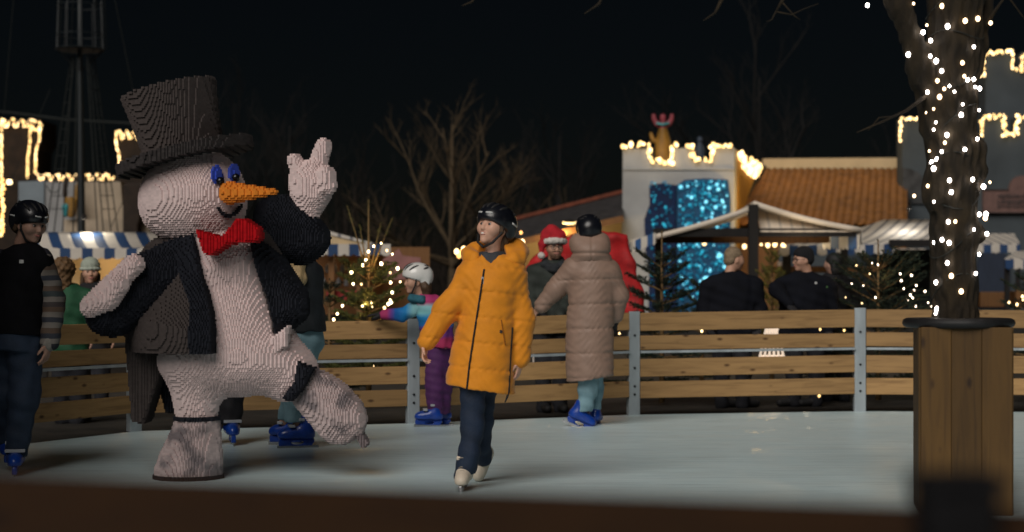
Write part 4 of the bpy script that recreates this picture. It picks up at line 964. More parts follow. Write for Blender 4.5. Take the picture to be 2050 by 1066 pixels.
u.cap(S3(530, 712, .0), S3(576, 745, .0), 76 * px_, 60 * px_, .08)
u.cap(S3(430, 490), S3(450, 530), 62 * px_, 80 * px_, .05)
c = part("tailcoat", GRYB)
c.cap(S3(452, 545, .06), S3(430, 655, .08), 116 * px_, 168 * px_, .05)
c.ell(S3(350, 530, .05), (70 * px_, .24, 62 * px_), None, .1)
c.half(S3(0, 703), (0, 0, -1))
c.poly(XZ([(248, 640), (335, 690), (322, 742), (303, 800), (288, 848), (265, 846), (256, 740)]), YS + .12, .14, .02)
c.poly(XZ([(300, 690), (352, 700), (352, 835), (318, 832), (302, 770)]), YS + .30, .10, .02)
op = [(383, 440), (520, 440), (522, 500), (540, 570), (556, 668), (640, 640), (700, 900), (446, 900), (446, 703), (436, 620), (412, 550)]
c.poly(XZ(op), YS - .6, .72, .001, 0., 's')
c.cap(S3(525, 525, -.02), S3(574, 608, -.04), 34 * px_, 42 * px_, .06)
l = part("lapel", BLK)
cops = c
def strip(pl):
    q = SD(); q.poly(XZ(pl), YS - .40, .46, .001)
    l.ops.append((lambda p: np.maximum(cops.ev(p) - .022, q.ev(p)), 0, 'u')); l._bb(q.lo, q.hi)
strip([(508, 470), (545, 495), (615, 560), (620, 640), (562, 672), (545, 600), (520, 530)])
strip([(330, 490), (395, 465), (425, 560), (447, 640), (447, 704), (405, 704), (405, 610), (372, 540)])
l.poly(XZ([(305, 700), (350, 703), (350, 830), (322, 830), (304, 760)]), YS + .22, .05, .02)
t = part("shirt_tail", SNW); t.poly(XZ([(552, 676), (586, 652), (584, 690), (560, 705)]), YS - .10, .13, .01)
a = part("sleeve", BLK)
a.cap(S3(345, 540, -.08), S3(225, 628, -.22), 56 * px_, 46 * px_, .04)
a.cap(S3(300, 548, -.16), S3(206, 634, -.24), 44 * px_, 30 * px_, .05); a.cap(S3(320, 600, -.05), S3(230, 640, -.18), 34 * px_, 26 * px_, .05)
a2 = part("cuff", DGR); a2.cap(S3(193, 640, -.27), S3(262, 622, -.25), 15 * px_, 12 * px_)
h = part("hand", SNW)
h.cap(S3(186, 610, -.36), S3(268, 530, -.36), 21 * px_, 20 * px_, .02); h.cap(S3(215, 600, -.39), S3(235, 570, -.40), 22 * px_, 22 * px_, .03); h.cap(S3(180, 618, -.36), S3(200, 606, -.38), 17 * px_, 20 * px_)
b = part("sleeve", BLK)
b.cap(S3(556, 438, .22), S3(602, 478, .22), 44 * px_, 54 * px_, .06); b.cap(S3(572, 418, .20), S3(632, 478, .18), 27 * px_, 29 * px_, .05); b.cap(S3(540, 430, .25), S3(545, 480, .2), 30 * px_, 40 * px_, .05)
b.cap(S3(500, 505, .12), S3(560, 475, .2), 44 * px_, 52 * px_, .05)
g = part("hand", SNW)
g.cap(S3(618, 442, .2), S3(622, 395, .2), 17 * px_, 38 * px_, .03); g.ell(S3(624, 366, .2), (47 * px_, .12, 46 * px_), None, .03); g.cap(S3(652, 352, .12), S3(655, 372, .12), 20 * px_, 19 * px_, .02)
g.cap(S3(606, 352, .2), S3(590, 322, .2), 19 * px_, 15 * px_, .02); g.cap(S3(633, 340, .2), S3(648, 293, .2), 19 * px_, 16 * px_, .02)
hd = part("head", SNW)
e1 = np.array([.8, -.6, 0]); e2 = np.array([.6, .8, 0]); Mh = np.stack([e1, e2, [0, 0, 1]])
hd.ell(S3(389, 392), (.325, .302, .298), Mh, .0); hd.cap(S3(350, 410, -.02), S3(425, 425, -.02), 66 * px_, 58 * px_, .08)
ht = part("top_hat", GRYB)
top_c, brm = S3(337, 178, .02), S3(371, 314, .02); ax = unit(top_c - brm)
for k in range(12):
    t0 = k / 11; cc = brm + (top_c - brm) * t0
def hat(p):
    q = p - brm; z = q @ ax; r = np.linalg.norm(q - z[:, None] * ax, axis=1); H = np.linalg.norm(top_c - brm)
    rr_ = .245 + .05 * np.clip(z / H, 0, 1) ** 1.5
    return np.maximum(np.maximum(r - rr_, z - H), -z)
def brim(p):
    q = p - brm; z = q @ ax; r = np.linalg.norm(q - z[:, None] * ax, axis=1)
    return np.maximum(r - .425, np.abs(z - .05 * (r / .42) ** 2 * 0) - .034)
ht.ops.append((hat, 0, 'u')); ht._bb(brm - .45, top_c + .4)
bf = part("hat_brim", brick_mat("dark brim bricks", (.034, .030, .030), .6, .25, spec=.2)); bf.ops.append((brim, 0, 'u')); bf._bb(brm - .46, brm + .46)
fw = e1
for dx, dyy, s_ in ((434, 357, 1.), (468, 351, 1.)):
    q = hd.front(S3(dx, 0)[0], S3(0, dyy)[2], YS - .6, YS + .2); q = q if q is not None else YS - .2
    cpt = np.array([S3(dx, 0, q - YS)[0], q, S3(0, dyy)[2]])
    e_ = part("eye", BLUB); e_.ell(cpt, (.018, 14 * px_, 19 * px_), Mh)
no = part("nose", ORG); no.cap(S3(462, 387, -.28), S3(550, 384, -.46), 22 * px_, 5 * px_)
mo = part("mouth", BLK)
mp_ = [(438, 418), (445, 428), (456, 433), (467, 430), (476, 422), (482, 413)]
mq = []
for x, y in mp_:
    q = hd.front(S3(x, 0)[0], S3(0, y)[2], YS - .6, YS + .2); q = YS - .15 if q is None else q
    mq.append(np.array([S3(x, 0, q - YS)[0], q, P(0, y, q)[2]]))
mo.chain(mq, [.009, .011, .012, .011, .010, .009], 0)
bt = part("bow_tie", REDB)
bt.poly(XZ([(401, 462), (446, 474), (458, 470), (480, 440), (497, 438), (524, 458), (528, 478), (515, 486), (476, 488), (462, 492), (428, 514), (414, 505)], -.3), YS - .34, .10, .02)
bk = part("blade", DGR); bk.poly(XZ([(714, 868), (727, 864), (741, 886), (729, 896)]), YS - .05, .05, .004)
bk2 = part("blade", DGR); bk2.poly(XZ([(325, 952), (425, 952), (422, 961), (330, 961)]), YS - .02, .05, .004)
b1 = part("boot", SNW_B); b1.loft([(S3(0, y)[2], S3(x, 0)[0], YS - .03, w_ * px_, dp_) for y, x, w_, dp_ in ((839, 397, 43, .14), (862, 394, 48, .15), (900, 386, 59, .17), (935, 380, 66, .185), (954, 379, 68, .19))])
b2 = part("boot", SNW_B); b2.cap(S3(636, 790, -.02), S3(678, 834, -.02), 44 * px_, 50 * px_, .03); b2.poly(XZ([(628, 736), (690, 770), (722, 812), (733, 838), (726, 864), (692, 886), (664, 882), (584, 796)]), YS - .02, .11, .05, .05)
bc = part("boot_cuff", BLK); bc.loft([(S3(0, y)[2], S3(397, 0)[0], YS - .03, 45 * px_, .15) for y in (833, 842)])
bs = part("sole", BLK); bs.loft([(S3(0, y)[2], S3(379, 0)[0], YS - .03, 69.5 * px_, .195) for y in (949, 955)])
bc2 = part("boot_cuff", BLK); bc2.poly(XZ([(604, 722), (634, 734), (616, 774), (592, 800), (574, 796), (598, 760)]), YS - .03, .19, .03)
CS = .0116
lo = np.array([1e9] * 3); hi = -lo
for _, s, _m in parts: lo = np.minimum(lo, s.lo); hi = np.maximum(hi, s.hi)
org = (lo + hi) / 2; org[2] = .0
cor = np.array([[x, y, 0] for x in (lo[0], hi[0]) for y in (lo[1], hi[1])]) - org
iu = [int(math.floor((cor @ e1).min() / CS)) - 1, int(math.ceil((cor @ e1).max() / CS)) + 1]; iv = [int(math.floor((cor @ e2).min() / CS)) - 1, int(math.ceil((cor @ e2).max() / CS)) + 1]
CZ = CS * 1.1; nz = int(math.ceil(hi[2] / CZ)) + 2
gu, gv, gz = np.meshgrid(np.arange(*iu), np.arange(*iv), np.arange(-1, nz), indexing='ij'); shp = gu.shape
ctr = org + (gu.ravel()[:, None] + .5) * CS * e1 + (gv.ravel()[:, None] + .5) * CS * e2 + (gz.ravel()[:, None] + .5) * np.array([0, 0, CZ])
lab = np.full(len(ctr), -1)
for k, (nm, s, _m) in enumerate(parts):
    m = np.all((ctr > s.lo - .05) & (ctr < s.hi + .05), 1); ii = np.nonzero(m)[0]
    if len(ii): lab[ii[s.ev(ctr[ii]) < 0]] = k
lab = lab.reshape(shp)
hsh = np.sin(gu // 2 * 12.9898 + gv // 2 * 78.233 + gz * 37.719) * 43758.5453; tone = (hsh - np.floor(hsh))
OFF = [((1, 0, 0), [(1, 0, 0), (1, 1, 0), (1, 1, 1), (1, 0, 1)]), ((-1, 0, 0), [(0, 1, 0), (0, 0, 0), (0, 0, 1), (0, 1, 1)]), ((0, 1, 0), [(1, 1, 0), (0, 1, 0), (0, 1, 1), (1, 1, 1)]),
       ((0, -1, 0), [(0, 0, 0), (1, 0, 0), (1, 0, 1), (0, 0, 1)]), ((0, 0, 1), [(0, 0, 1), (1, 0, 1), (1, 1, 1), (0, 1, 1)]), ((0, 0, -1), [(0, 1, 0), (1, 1, 0), (1, 0, 0), (0, 0, 0)])]
LP = np.full(tuple(x + 2 for x in shp), -1); LP[1:-1, 1:-1, 1:-1] = lab
made = {}
sub_of = {"hat_brim": "top_hat", "lapel": "tailcoat", "cuff": "sleeve"}
for k, (nm, s, mt) in enumerate(parts):
    Q = []; TN = []
    for d, cs in OFF:
        nb_l = LP[1 + d[0]:1 + d[0] + shp[0], 1 + d[1]:1 + d[1] + shp[1], 1 + d[2]:1 + d[2] + shp[2]]
        m = (lab == k) & (nb_l != k) & ((nb_l < 0) | True)
        idx = np.stack(np.nonzero(m), 1)
        if not len(idx): continue
        Q.append(np.stack([idx + np.array(c_) for c_ in cs], 1)); TN.append(tone[m])
    if not Q: continue
    Q = np.concatenate(Q).reshape(-1, 3); TN = np.concatenate(TN)
    key = (Q[:, 0] * 4000 + Q[:, 1]) * 4000 + Q[:, 2]; uq, first, inv = np.unique(key, return_index=True, return_inverse=True)
    q = Q[first].astype(float); V = org + (q[:, :1] + iu[0]) * CS * e1 + (q[:, 1:2] + iv[0]) * CS * e2 + (q[:, 2:] - 1) * np.array([0, 0, CZ])
    par = made.get(sub_of.get(nm), snow)
    o = link_mesh(nm, V, inv.reshape(-1, 4), mt, par)
    at = o.data.attributes.new("tone", 'FLOAT', 'FACE'); at.data.foreach_set("value", TN.astype(np.float32))
    made[nm] = o
EYEB = pm("glossy black eye", (.004, .004, .005), .22, .1, 10, 0)
eyes = [o for o in snow.children if o.name.startswith("eye")]
for o, (x, y) in zip(eyes, ((440, 362), (471, 355))):
    q = hd.front(S3(x, 0)[0], S3(0, y)[2], YS - .6, YS + .2); q = YS - .25 if q is None else q
    s = SD(); s.ell((S3(x, 0, q - YS)[0] + .006, q - .018, P(0, y, q)[2] - .004), (.026, .022, .026)); s.build("pupil", EYEB, o, .006)
# ------------------------------------------------------------------ people
SKIN = pm("skin", (.46, .26, .18), .55, .10, 14, .06, 80); SKIN_D = pm("cool skin", (.40, .235, .175), .55, .10, 14, .06, 80)
LIPM = pm("lips", (.34, .13, .11), .4, .1, 20, 0); EYEW = pm("eye white", (.34, .31, .29), .25, .05, 20, 0, coat=.5); IRIS = pm("iris", (.03, .02, .015), .15, .1, 20, 0, coat=1.); TEETH = pm("teeth", (.7, .66, .60), .3, .05, 20, 0); BROW = pm("brow hair", (.05, .03, .02), .8)
HBROWN = pm("brown hair", (.07, .038, .018), .6, .45, 30, .5, 60, stretch=(3, 3, .4)); HBLOND = pm("blond hair", (.46, .33, .17), .6, .3, 30, .5, 60, stretch=(3, 3, .4)); HCURL = pm("curly hair", (.11, .06, .025), .7, .5, 30, .9, 40); HFAIR = pm("short fair hair", (.22, .16, .10), .7, .3, 40, .6, 90)
HELB = pm("glossy black helmet", (.006, .007, .011), .30, .3, 5, 0, spec=.5); HELW = pm("white helmet", (.62, .62, .60), .35, .06, 6, 0, coat=.4); HSTR = pm("pale helmet mark", (.55, .56, .55), .4); STRAP = pm("black strap", (.012, .012, .013), .7)
SKB = pm("blue rental skate", (.006, .045, .30), .35, .3, 12, .1, coat=.3); LACE = pm("grey lace", (.20, .17, .14), .8); SKW = pm("white skate leather", (.60, .52, .42), .5, .1, 14, .1); BLADE = pm("skate blade", (.42, .43, .45), .25, .1, 10, 0, metal=.9); BUCK = pm("grey buckle", (.35, .37, .40), .35, .1, 10, 0)
DARKGLOVE = pm("black glove", (.013, .013, .016), .8, .3, 25, .3)

class Fig:
    def __init__(s, label, Y, px, group=None):
        s.Y = Y; s.root = thing("person", label, "person", P(px, 620, Y) * [1, 1, 0], group); s.b = SD(); s.smile = False; s.fem = 1.
    def W(s, px, py, dy=0.): 
        q = P(px, py, s.Y); return q + np.array([0, dy, 0])
    def m(s, px): return px / FPX * s.Y                       # pixels -> metres at this person
    def head(s, px, py, f, dy=0., sc=1., up=(0, 0, 1), ears=True, face=True, skin=SKIN):
        c = s.W(px, py, dy); f = unit(f); u0 = np.array(up, float); r = unit(np.cross(f, u0)); u = np.cross(r, f); M = np.stack([r, f, u]); s.hc, s.hM, s.hs = c, M, sc
        s.L = lambda a, b, d: c + sc * (a * r + b * f + d * u)
        L = s.L; B = s.b
        B.ell(L(0, -.008, .035), np.array([.075, .094, .088]) * sc, M, .02); B.ell(L(0, .022, -.045), np.array([.056 * s.fem, .066, .066 * (.5 + .5 * s.fem)]) * sc, M, .04)
        B.ell(L(0, .066, -.088), np.array([.022, .020, .018]) * sc, M, .02); B.ell(L(0, .075, -.055), np.array([.024, .018, .016]) * sc, M, .015)
        for q in (-1, 1):
            B.ell(L(q * .034, .066, -.018), np.array([.022, .02, .018]) * sc, M, .025); B.ell(L(q * .046, .036, -.006), np.array([.026, .044, .040]) * sc, M, .03); B.ell(L(q * .030, .079, .030), np.array([.024, .008, .006]) * sc, M, .012)
            if ears: B.ell(L(q * .074, -.005, -.008), np.array([.010, .020, .031]) * sc, M, .006)
            B.ell(L(q * .031, .090, .008), np.array([.016, .014, .011]) * sc, M, .008, 's')
        B.cap(L(0, .087, .018), L(0, .101, -.020), .009 * sc, .0125 * sc, .012); B.ell(L(0, .096, -.025), np.array([.016, .011, .009]) * sc, M, .008)
        B.cap(L(0, -.022, -.03), L(0, -.045, -.19), .052 * sc * s.fem, .056 * sc * s.fem, .03)
        if face:
            for q in (-1, 1):
                S = SD(); S.ell(L(q * .031, .074, .008), np.array([.0125] * 3) * sc, M); S.build("eye", EYEW, s.root, .003 * sc)
                S = SD(); S.ell(L(q * .031, .0845, .008), np.array([.0082, .0032, .0080]) * sc, M); S.build("iris", IRIS, s.root, .0018 * sc)
                S = SD(); S.chain([L(q * .016, .093, .030), L(q * .032, .092, .036), L(q * .047, .080, .030)], .0032 * sc, .004); S.build("brow", BROW, s.root, .003 * sc)
            if s.smile:
                S = SD(); S.chain([L(-.022, .079, -.0475), L(0, .0915, -.0525), L(.022, .079, -.0475)], np.array([.005, .0075, .005]) * sc, .003); S.build("teeth", TEETH, s.root, .0025 * sc)
                S = SD(); S.chain([L(-.033, .072, -.0395), L(-.014, .0905, -.0455), L(0, .0945, -.0475), L(.014, .0905, -.0455), L(.033, .072, -.0395)], np.array([.002, .0030, .0034, .0030, .002]) * sc, .003); S.chain([L(-.033, .072, -.0395), L(-.016, .0885, -.0585), L(0, .0935, -.0605), L(.016, .0885, -.0585), L(.033, .072, -.0395)], np.array([.002, .0034, .0042, .0034, .002]) * sc, .003); S.build("lips", LIPM, s.root, .0025 * sc); s.sk = skin; return
            S = SD(); S.chain([L(-.030, .076, -.044), L(-.014, .0915, -.054), L(0, .0945, -.056), L(.014, .0915, -.054), L(.030, .076, -.044)], np.array([.003, .0062, .0068, .0062, .003]) * sc, .004); S.build("lips", LIPM, s.root, .003 * sc)
        s.sk = skin
    def hand(s, S, wrist, d, n, thumb, sc=1., curl=.5):
        d = unit(d); n = unit(np.array(n) - d * np.dot(n, d)); t = np.cross(d, n); t = t if np.dot(t, thumb) > 0 else -t; w = np.array(wrist); M = np.stack([t, d, n])
        S.ell(w + d * .045 * sc, np.array([.042, .055, .017]) * sc, M, .02)
        for i in range(4):
            b = w + (d * (.084 + (.006, .0, .004, .0)[i] * 0 + (0, .006, .009, .005)[i]) + t * (-.030 + .020 * i)) * sc; L_ = (.058, .072, .078, .070)[i] * sc
            a = curl * (1.15 - .12 * i); pts = [b]; dd = d
            for k in range(3):
                an = a * (k + .6) * .8; dd = d * math.cos(an) + n * math.sin(an); dd = unit(dd + t * (-.10 + .06 * i)); pts.append(pts[-1] + dd * L_ * (.45, .31, .24)[k])
            S.chain(pts, np.array([.0092, .0085, .0080, .0068]) * sc, .004)
        b = w + (d * .022 + t * .030) * sc; p1 = b + unit(d * .75 + t * .7 + n * .25) * .036 * sc; p2 = p1 + unit(d * 1. + t * .25 + n * .45) * .03 * sc; p3 = p2 + unit(d + n * .5) * .022 * sc
        S.chain([b, p1, p2, p3], np.array([.014, .0115, .0095, .0075]) * sc, .008)
    def arm(s, pts, r=(.045, .038, .027)): s.b.chain(pts, list(r), .02)
    def finish(s, h=.008, mat=None): return s.b.build("body", mat or s.sk, s.root, h)
    def helmet(s, mat, marks=True, strap=True, h=.006, lift=0., big=1.06):
        M, sc = s.hM, s.hs * big; c0 = s.hc; L = lambda a, b, d: c0 + sc * (a * M[0] + b * M[1] + d * M[2]); S = SD()
        S.ell(L(0, -.012, .048 + lift), np.array([.100, .122, .098]) * sc, M, .0); S.ell(L(0, -.075, .025 + lift), np.array([.084, .062, .075]) * sc, M, .03)
        S.half(L(0, 0, -.002 + lift), -M[2] + M[1] * .32, 'i', .012)
        for q in (-1, 1): S.ell(L(q * .070, -.062, -.008), np.array([.014, .036, .036]) * sc, M, .02)
        o = S.build("helmet", mat, s.root, h)
        if True:
            vents = [((q * x0, y0, .09), (q * x1, y1, .12)) for q in (-1, 1) for x0, y0, x1, y1 in ((.03, .09, .03, .02), (.065, .06, .06, -.01), (.03, -.03, .03, -.09), (.07, -.04, .055, -.10))] + [((0, .10, .10), (0, .03, .14))]
            for a_, b_ in vents + ([] if not marks else [((-.055, .105, .070), (-.015, .118, .066)), ((.070, -.02, .045), (.082, -.075, .040)), ((-.070, -.02, .045), (-.082, -.075, .040)), ((.055, .105, .070), (.015, .118, .066))]):
                q = []
                for t_ in np.linspace(0, 1, 5):
                    p = L(*(np.array(a_) * (1 - t_) + np.array(b_) * t_)); d = unit(p - L(0, 0, .045)); rr = np.linspace(.2, .05, 120)
                    v = S.ev(L(0, 0, .045) + d[None] * rr[:, None]); i = np.argmax(v < 0); q.append(L(0, 0, .045) + d * rr[i])
                v_ = (a_, b_) in vents; MB().tube(q, [.004 * sc, .008 * sc, .009 * sc, .008 * sc, .004 * sc] if v_ else .0055 * sc, 6).build("vent" if v_ else "helmet_mark", STRAP if v_ else HSTR, o, True)
        if strap:
            for q in (-1, 1): MB().tube([L(q * .084, .01, .03), L(q * .079, .022, -.03), L(q * .052, .045, -.088), L(0, .052, -.118)], .007 * sc, 6).build("chin_strap", STRAP, o, True)
        return o
    def skate(s, ankle, toe, mat=SKB, up=(0, 0, 1), sc=1., buckles=True, h=.008):
        t = unit(toe); u = unit(np.array(up) - t * np.dot(up, t)); sd_ = np.cross(t, u); A = np.array(ankle, float); q = lambda a, b, c: A + sc * (a * t + b * sd_ + c * u); M = np.stack([t, sd_, u])
        S = SD(); S.cap(q(-.045, 0, -.075), q(.135, 0, -.082), .046 * sc, .038 * sc, .02); S.cap(q(.0, 0, -.05), q(.10, 0, -.072), .05 * sc, .042 * sc, .03); S.cap(q(-.028, 0, -.06), q(-.018, 0, .05), .050 * sc, .052 * sc, .03)
        S.half(q(0, 0, -.105), -u, 'i', .01); S.half(q(0, 0, .062), u, 'i', .01)
        o = S.build("skate", mat, s.root, h)
        hol = SD(); hol.box(q(.04, 0, -.130), (.125 * sc, .016 * sc, .026 * sc), M, .008); hol.ell(q(.035, 0, -.133), np.array([.045, .05, .016]) * sc, M, .004, 's'); hol.ell(q(-.10, 0, -.15), np.array([.03, .05, .02]) * sc, M, .004, 's')
        hol.build("blade_holder", mat if mat is SKB else BLADE, o, .006)
        MB().hexa([q(-.11, -.002, -.152), q(.15, -.002, -.152), q(.15, .002, -.152), q(-.11, .002, -.152), q(-.105, -.002, -.176 + .03), q(.175, -.002, -.15), q(.175, .002, -.15), q(-.105, .002, -.176 + .03)]) if False else None
        mb = MB(); mb.box(q(.03, 0, -.163), (.145 * sc, .0025 * sc, .012 * sc), t, sd_, u); mb.build("blade", BLADE, o)
        if mat is SKW:
            for k, (a, z) in enumerate(((.105, -.048), (.075, -.030), (.045, -.008), (.032, .02), (.03, .05))): MB().tube([q(a - .01, -.030, z - .004), q(a + .006, -.012, z + .006), q(a + .006, .012, z + .006), q(a - .01, .030, z - .004)], .0045 * sc, 5).build("lace", LACE, o, True)
        if buckles:
            for k, (a, z) in enumerate(((-.02, .03), (.045, -.015))):
                m = MB(); m.box(q(a + .03, 0, z), (.02 * sc, .060 * sc, .010 * sc), t, sd_, u); m.build("buckle", BUCK, o, bevel=.003)
        return o
def quilt(z0, step, amp, z_hi=9, z_lo=-9, tilt=0.):
    """padding: bulges between horizontal seams"""
    def f(p):
        ph = (p[:, 2] + tilt * p[:, 0] - z0) / step; s = np.abs(np.sin(math.pi * ph)); w_ = np.sin(p[:, 0] * 31 + 3 * np.sin(p[:, 2] * 14)) * np.sin(p[:, 2] * 27 + p[:, 1] * 20)
        return -amp * (np.minimum(s * 3.2, 1) ** .6) + .0022 * w_ + .0019 * np.exp(-(s / .45) ** 2) * np.sin(p[:, 0] * 120 + 40 * p[:, 1] + 5 * np.sin(p[:, 2] * 40)) + .0022 * np.sin(p[:, 2] * 95 + 14 * np.sin(p[:, 0] * 11 + 2)) * np.sin(p[:, 0] * 19 + p[:, 2] * 8)
    return f
def folds(amp=.006, fx=22., fz=16.):
    return lambda p: amp * np.sin(p[:, 2] * fz + 3.1 * np.sin(p[:, 0] * fx * .5 + p[:, 1] * 9)) * np.sin(p[:, 0] * fx + p[:, 1] * 17 + p[:, 2] * 4) + amp * .5 * np.sin(p[:, 2] * fz * 3.1 + p[:, 0] * 19)
def rows(F, rws, dy=0., dr=.75):
    out = []
    for r in rws:
        y, cx_, hw_ = r[:3]; q = F.W(cx_, y); a = F.m(hw_); out.append((q[2], q[0], F.Y + dy + (r[4] if len(r) > 4 else 0), a, r[3] if len(r) > 3 else a * dr))
    return out

# --- skater in the orange coat
F = Fig("smiling skater in long orange padded coat and black helmet looking up left", 10.0, 950); W = F.W; SKIN_F = pm("fair skin", (.58, .33, .235), .5, .08, 14, .05, 80)
F.smile = True; F.fem = .87; F.head(988, 459, (-.60, -.76, .26), 0., .98, up=(.12, .05, 1))
F.b.loft(rows(F, [(545, 985, 40), (560, 985, 44), (640, 975, 40), (760, 965, 42)], dr=.6), .02)
wl, wr = W(853, 688, -.05), W(1040, 722, .0)
F.b.chain([W(945, 548), W(888, 622, -.02), wl], [.045, .035, .024], .02); F.b.chain([W(1030, 550), W(1054, 640), wr], [.045, .035, .024], .02)
F.hand(F.b, wl, (-.12, -.25, -1), (.75, -.3, -.1), (-.3, -1, 0), .82, .75); F.hand(F.b, wr, (-.10, -.10, -1), (-.75, .3, 0), (-.3, -1, 0), .82, .6)
F.b.chain([W(948, 730), W(945, 850, -.05), W(932, 950, -.1)], [.07, .045, .035], .02); F.b.chain([W(975, 730, .1), W(958, 860, .12), W(961, 895, .17)], [.07, .040, .025], .02)
F.finish(.0055, SKIN_F)
ORC = pm("orange padded nylon", (.66, .232, .006), .75, .10, 14, .12, 120, sheen=.15)
C_ = SD()
C_.loft(rows(F, [(512, 988, 34, .09), (525, 987, 56, .12), (545, 985, 62, .145), (580, 983, 58, .165), (625, 978, 56, .165), (690, 969, 61, .17), (740, 963, 65, .175), (792, 959, 69, .18)]), .03)
C_.cap(W(946, 552), W(1022, 554), .080, .080, .06)
C_.cap(W(984, 490, -.14), W(973, 550, -.20), .10, .035, .02, 's'); C_.cap(W(985, 480), W(985, 520), .085, .095, .02, 's')
C_.chain([W(946, 556, -.01), W(893, 622, -.05), W(856, 682, -.07)], [.080, .068, .052], .035)
C_.chain([W(1023, 560), W(1045, 640), W(1041, 716)], [.080, .070, .058], .035)
C_.half(W(959, 777), (-.16, 0, -1), 'i', .008)
C_.disp = quilt(W(0, 590)[2], .150, .0062, tilt=.10)
coat = C_.build("coat", ORC, F.root, .0085)
# the hood lies round the neck: a thick padded ring, higher at the back
Hd = SD(); ring = []
for k in range(15):
    a = math.pi * (.5 + 2 * (k / 14 - .5) * .86 + 0); ring.append(W(990, 508) + np.array([math.cos(a) * .150, math.sin(a) * .115 + .03, .045 * math.sin(a) - .01]))
Hd.chain(ring, [.030] + [.046] * 13 + [.030], .02); Hd.ell(W(1022, 504, .10), (.105, .085, .085), None, .04); Hd.cap(W(985, 512, .05), W(1010, 520, .05), .10, .10, .03)
Hd.cap(W(982, 470, -.01), W(985, 520, -.03), .082, .082, .015, 's'); Hd.cap(W(976, 495, -.12), W(970, 545, -.16), .075, .04, .02, 's')
Hd.disp = folds(.004, 26, 30); Hd.build("hood", ORC, F.root, .0075)
IN = pm("dark inner collar", (.035, .038, .045), .8, .2, 20, .2)
S = SD(); S.loft(rows(F, [(504, 986, 25, .082), (520, 985, 36, .105), (545, 984, 46, .125), (580, 983, 48, .13)]), .01); S.cap(W(982, 488, -.10), W(974, 530, -.135), .058, .016, .015, 's'); S.cap(W(986, 480), W(986, 518), .066, .062, .01, 's'); S.build("inner_collar", IN, F.root, .007)
ZIP = pm("black zip", (.008, .008, .009), .6)
zp_ = [W(x, y)[[0, 2]] for x, y in ((970, 540), (961, 600), (950, 670), (941, 730), (936, 776))]
front_tube(C_, zp_, .0062, 9.5, 10.4).build("zip", ZIP, coat)
front_tube(C_, [W(x, y)[[0, 2]] for x, y in ((1026, 655), (1022, 720), (1019, 785))], .0055, 9.5, 10.5).build("side_zip", ZIP, coat)
yq = next((v for v in (C_.front(W(1019, y_)[0], W(1019, y_)[2], 9.5, 10.5) for y_ in (776, 770, 764, 755, 740)) if v), 9.86) - 10.004; MB().tube([W(1019, 780, yq), W(1016, 792, yq), W(1011, 804, yq)], [.004, .008, .004], 6).build("zip_pull", ZIP, coat)
q = W(1003, 663); yq = C_.front(q[0], q[2], 9.5, 10.4) or 9.86; MB().tube([(q[0], yq - .004, q[2]), (q[0], yq + .006, q[2])], .010, 8).build("snap_button", ZIP, coat)
q = W(967, 562); yq = C_.front(q[0], q[2], 9.5, 10.4) or 9.84; MB().box((q[0], yq - .004, q[2]), (.006, .004, .02)).build("zip_slider", BUCK, coat)
front_tube(C_, [W(x, y)[[0, 2]] for x, y in ((1004, 640), (1012, 690))], .004, 9.5, 10.4).build("pocket_seam", pm("orange seam", (.26, .085, .004), .7), coat)
JEAN = pm("dark blue denim", (.006, .015, .036), .8, .35, 9, .3, 90)
J = SD(); J.chain([W(948, 745, -.03), W(946, 850, -.08), W(940, 905, -.11), W(931, 950, -.12)], [.085, .066, .062, .062], .03); J.chain([W(972, 750, .05), W(962, 850, .10), W(961, 890, .16), W(966, 925, .26)], [.088, .066, .062, .052], .03)
J.half(W(931, 951, -.12), (.25, 0, -1), 'i', .004); J.disp = folds(.005, 24, 22); jn = J.build("jeans", JEAN, F.root, .008)
F.skate(W(930, 927, -.13), (-.12, -1, -.10), SKW, buckles=False, sc=.88, h=.006); F.skate(W(967, 918, .26), (-.30, -.42, -.88), SKW, up=(.0, -.85, .5), buckles=False, sc=.88, h=.006)
F.helmet(HELB, big=1.10)
S = SD(); S.ell(F.L(0, -.07, -.03), (.074, .046, .085), F.hM, .02); S.ell(F.L(0, -.09, -.11), (.06, .045, .07), F.hM, .03); S.chain([F.L(.072, .03, .03), F.L(.078, .018, -.02), F.L(.074, .012, -.06)], [.014, .012, .005], .01); S.chain([F.L(-.072, .03, .03), F.L(-.078, .018, -.02), F.L(-.074, .012, -.06)], [.014, .012, .005], .01); S.disp = folds(.004, 60, 20); S.build("hair", HBROWN, F.root, .006)

# --- person in the long beige coat, from behind
F = Fig("person seen from behind in long beige padded coat, black helmet and blue skates", 14.5, 1180); W = F.W
F.head(1178, 467, (-.15, 1, .0), .02, 1., face=False)
F.b.loft(rows(F, [(520, 1183, 34), (600, 1183, 34), (740, 1180, 32)]), .02)
wl, wr = W(1082, 612, .10), W(1233, 636, .1)
F.b.chain([W(1148, 535), W(1112, 578, .05), wl], [.045, .036, .026], .02); F.b.chain([W(1222, 545), W(1240, 592, .03), wr], [.045, .036, .026], .02)
F.hand(F.b, wl, (-.5, .4, -.7), (.2, .6, -.7), (.5, .5, .3), 1., .5)
F.b.chain([W(1178, 730), W(1176, 790), W(1168, 812)], [.06, .04, .03], .02); F.b.chain([W(1192, 730, .1), W(1195, 790, .18), W(1195, 820, .22)], [.06, .035, .025], .02)
F.finish(.009)
BEI = pm("beige padded nylon", (.25, .165, .125), .55, .10, 12, .12, 110)
C_ = SD()
C_.loft(rows(F, [(508, 1184, 22, .10), (524, 1184, 40, .14), (545, 1185, 46, .16), (600, 1184, 44, .16), (650, 1181, 45, .165), (700, 1180, 46, .17), (766, 1181, 45, .175)]), .03)
C_.cap(W(1154, 543), W(1214, 546), .085, .085, .06)
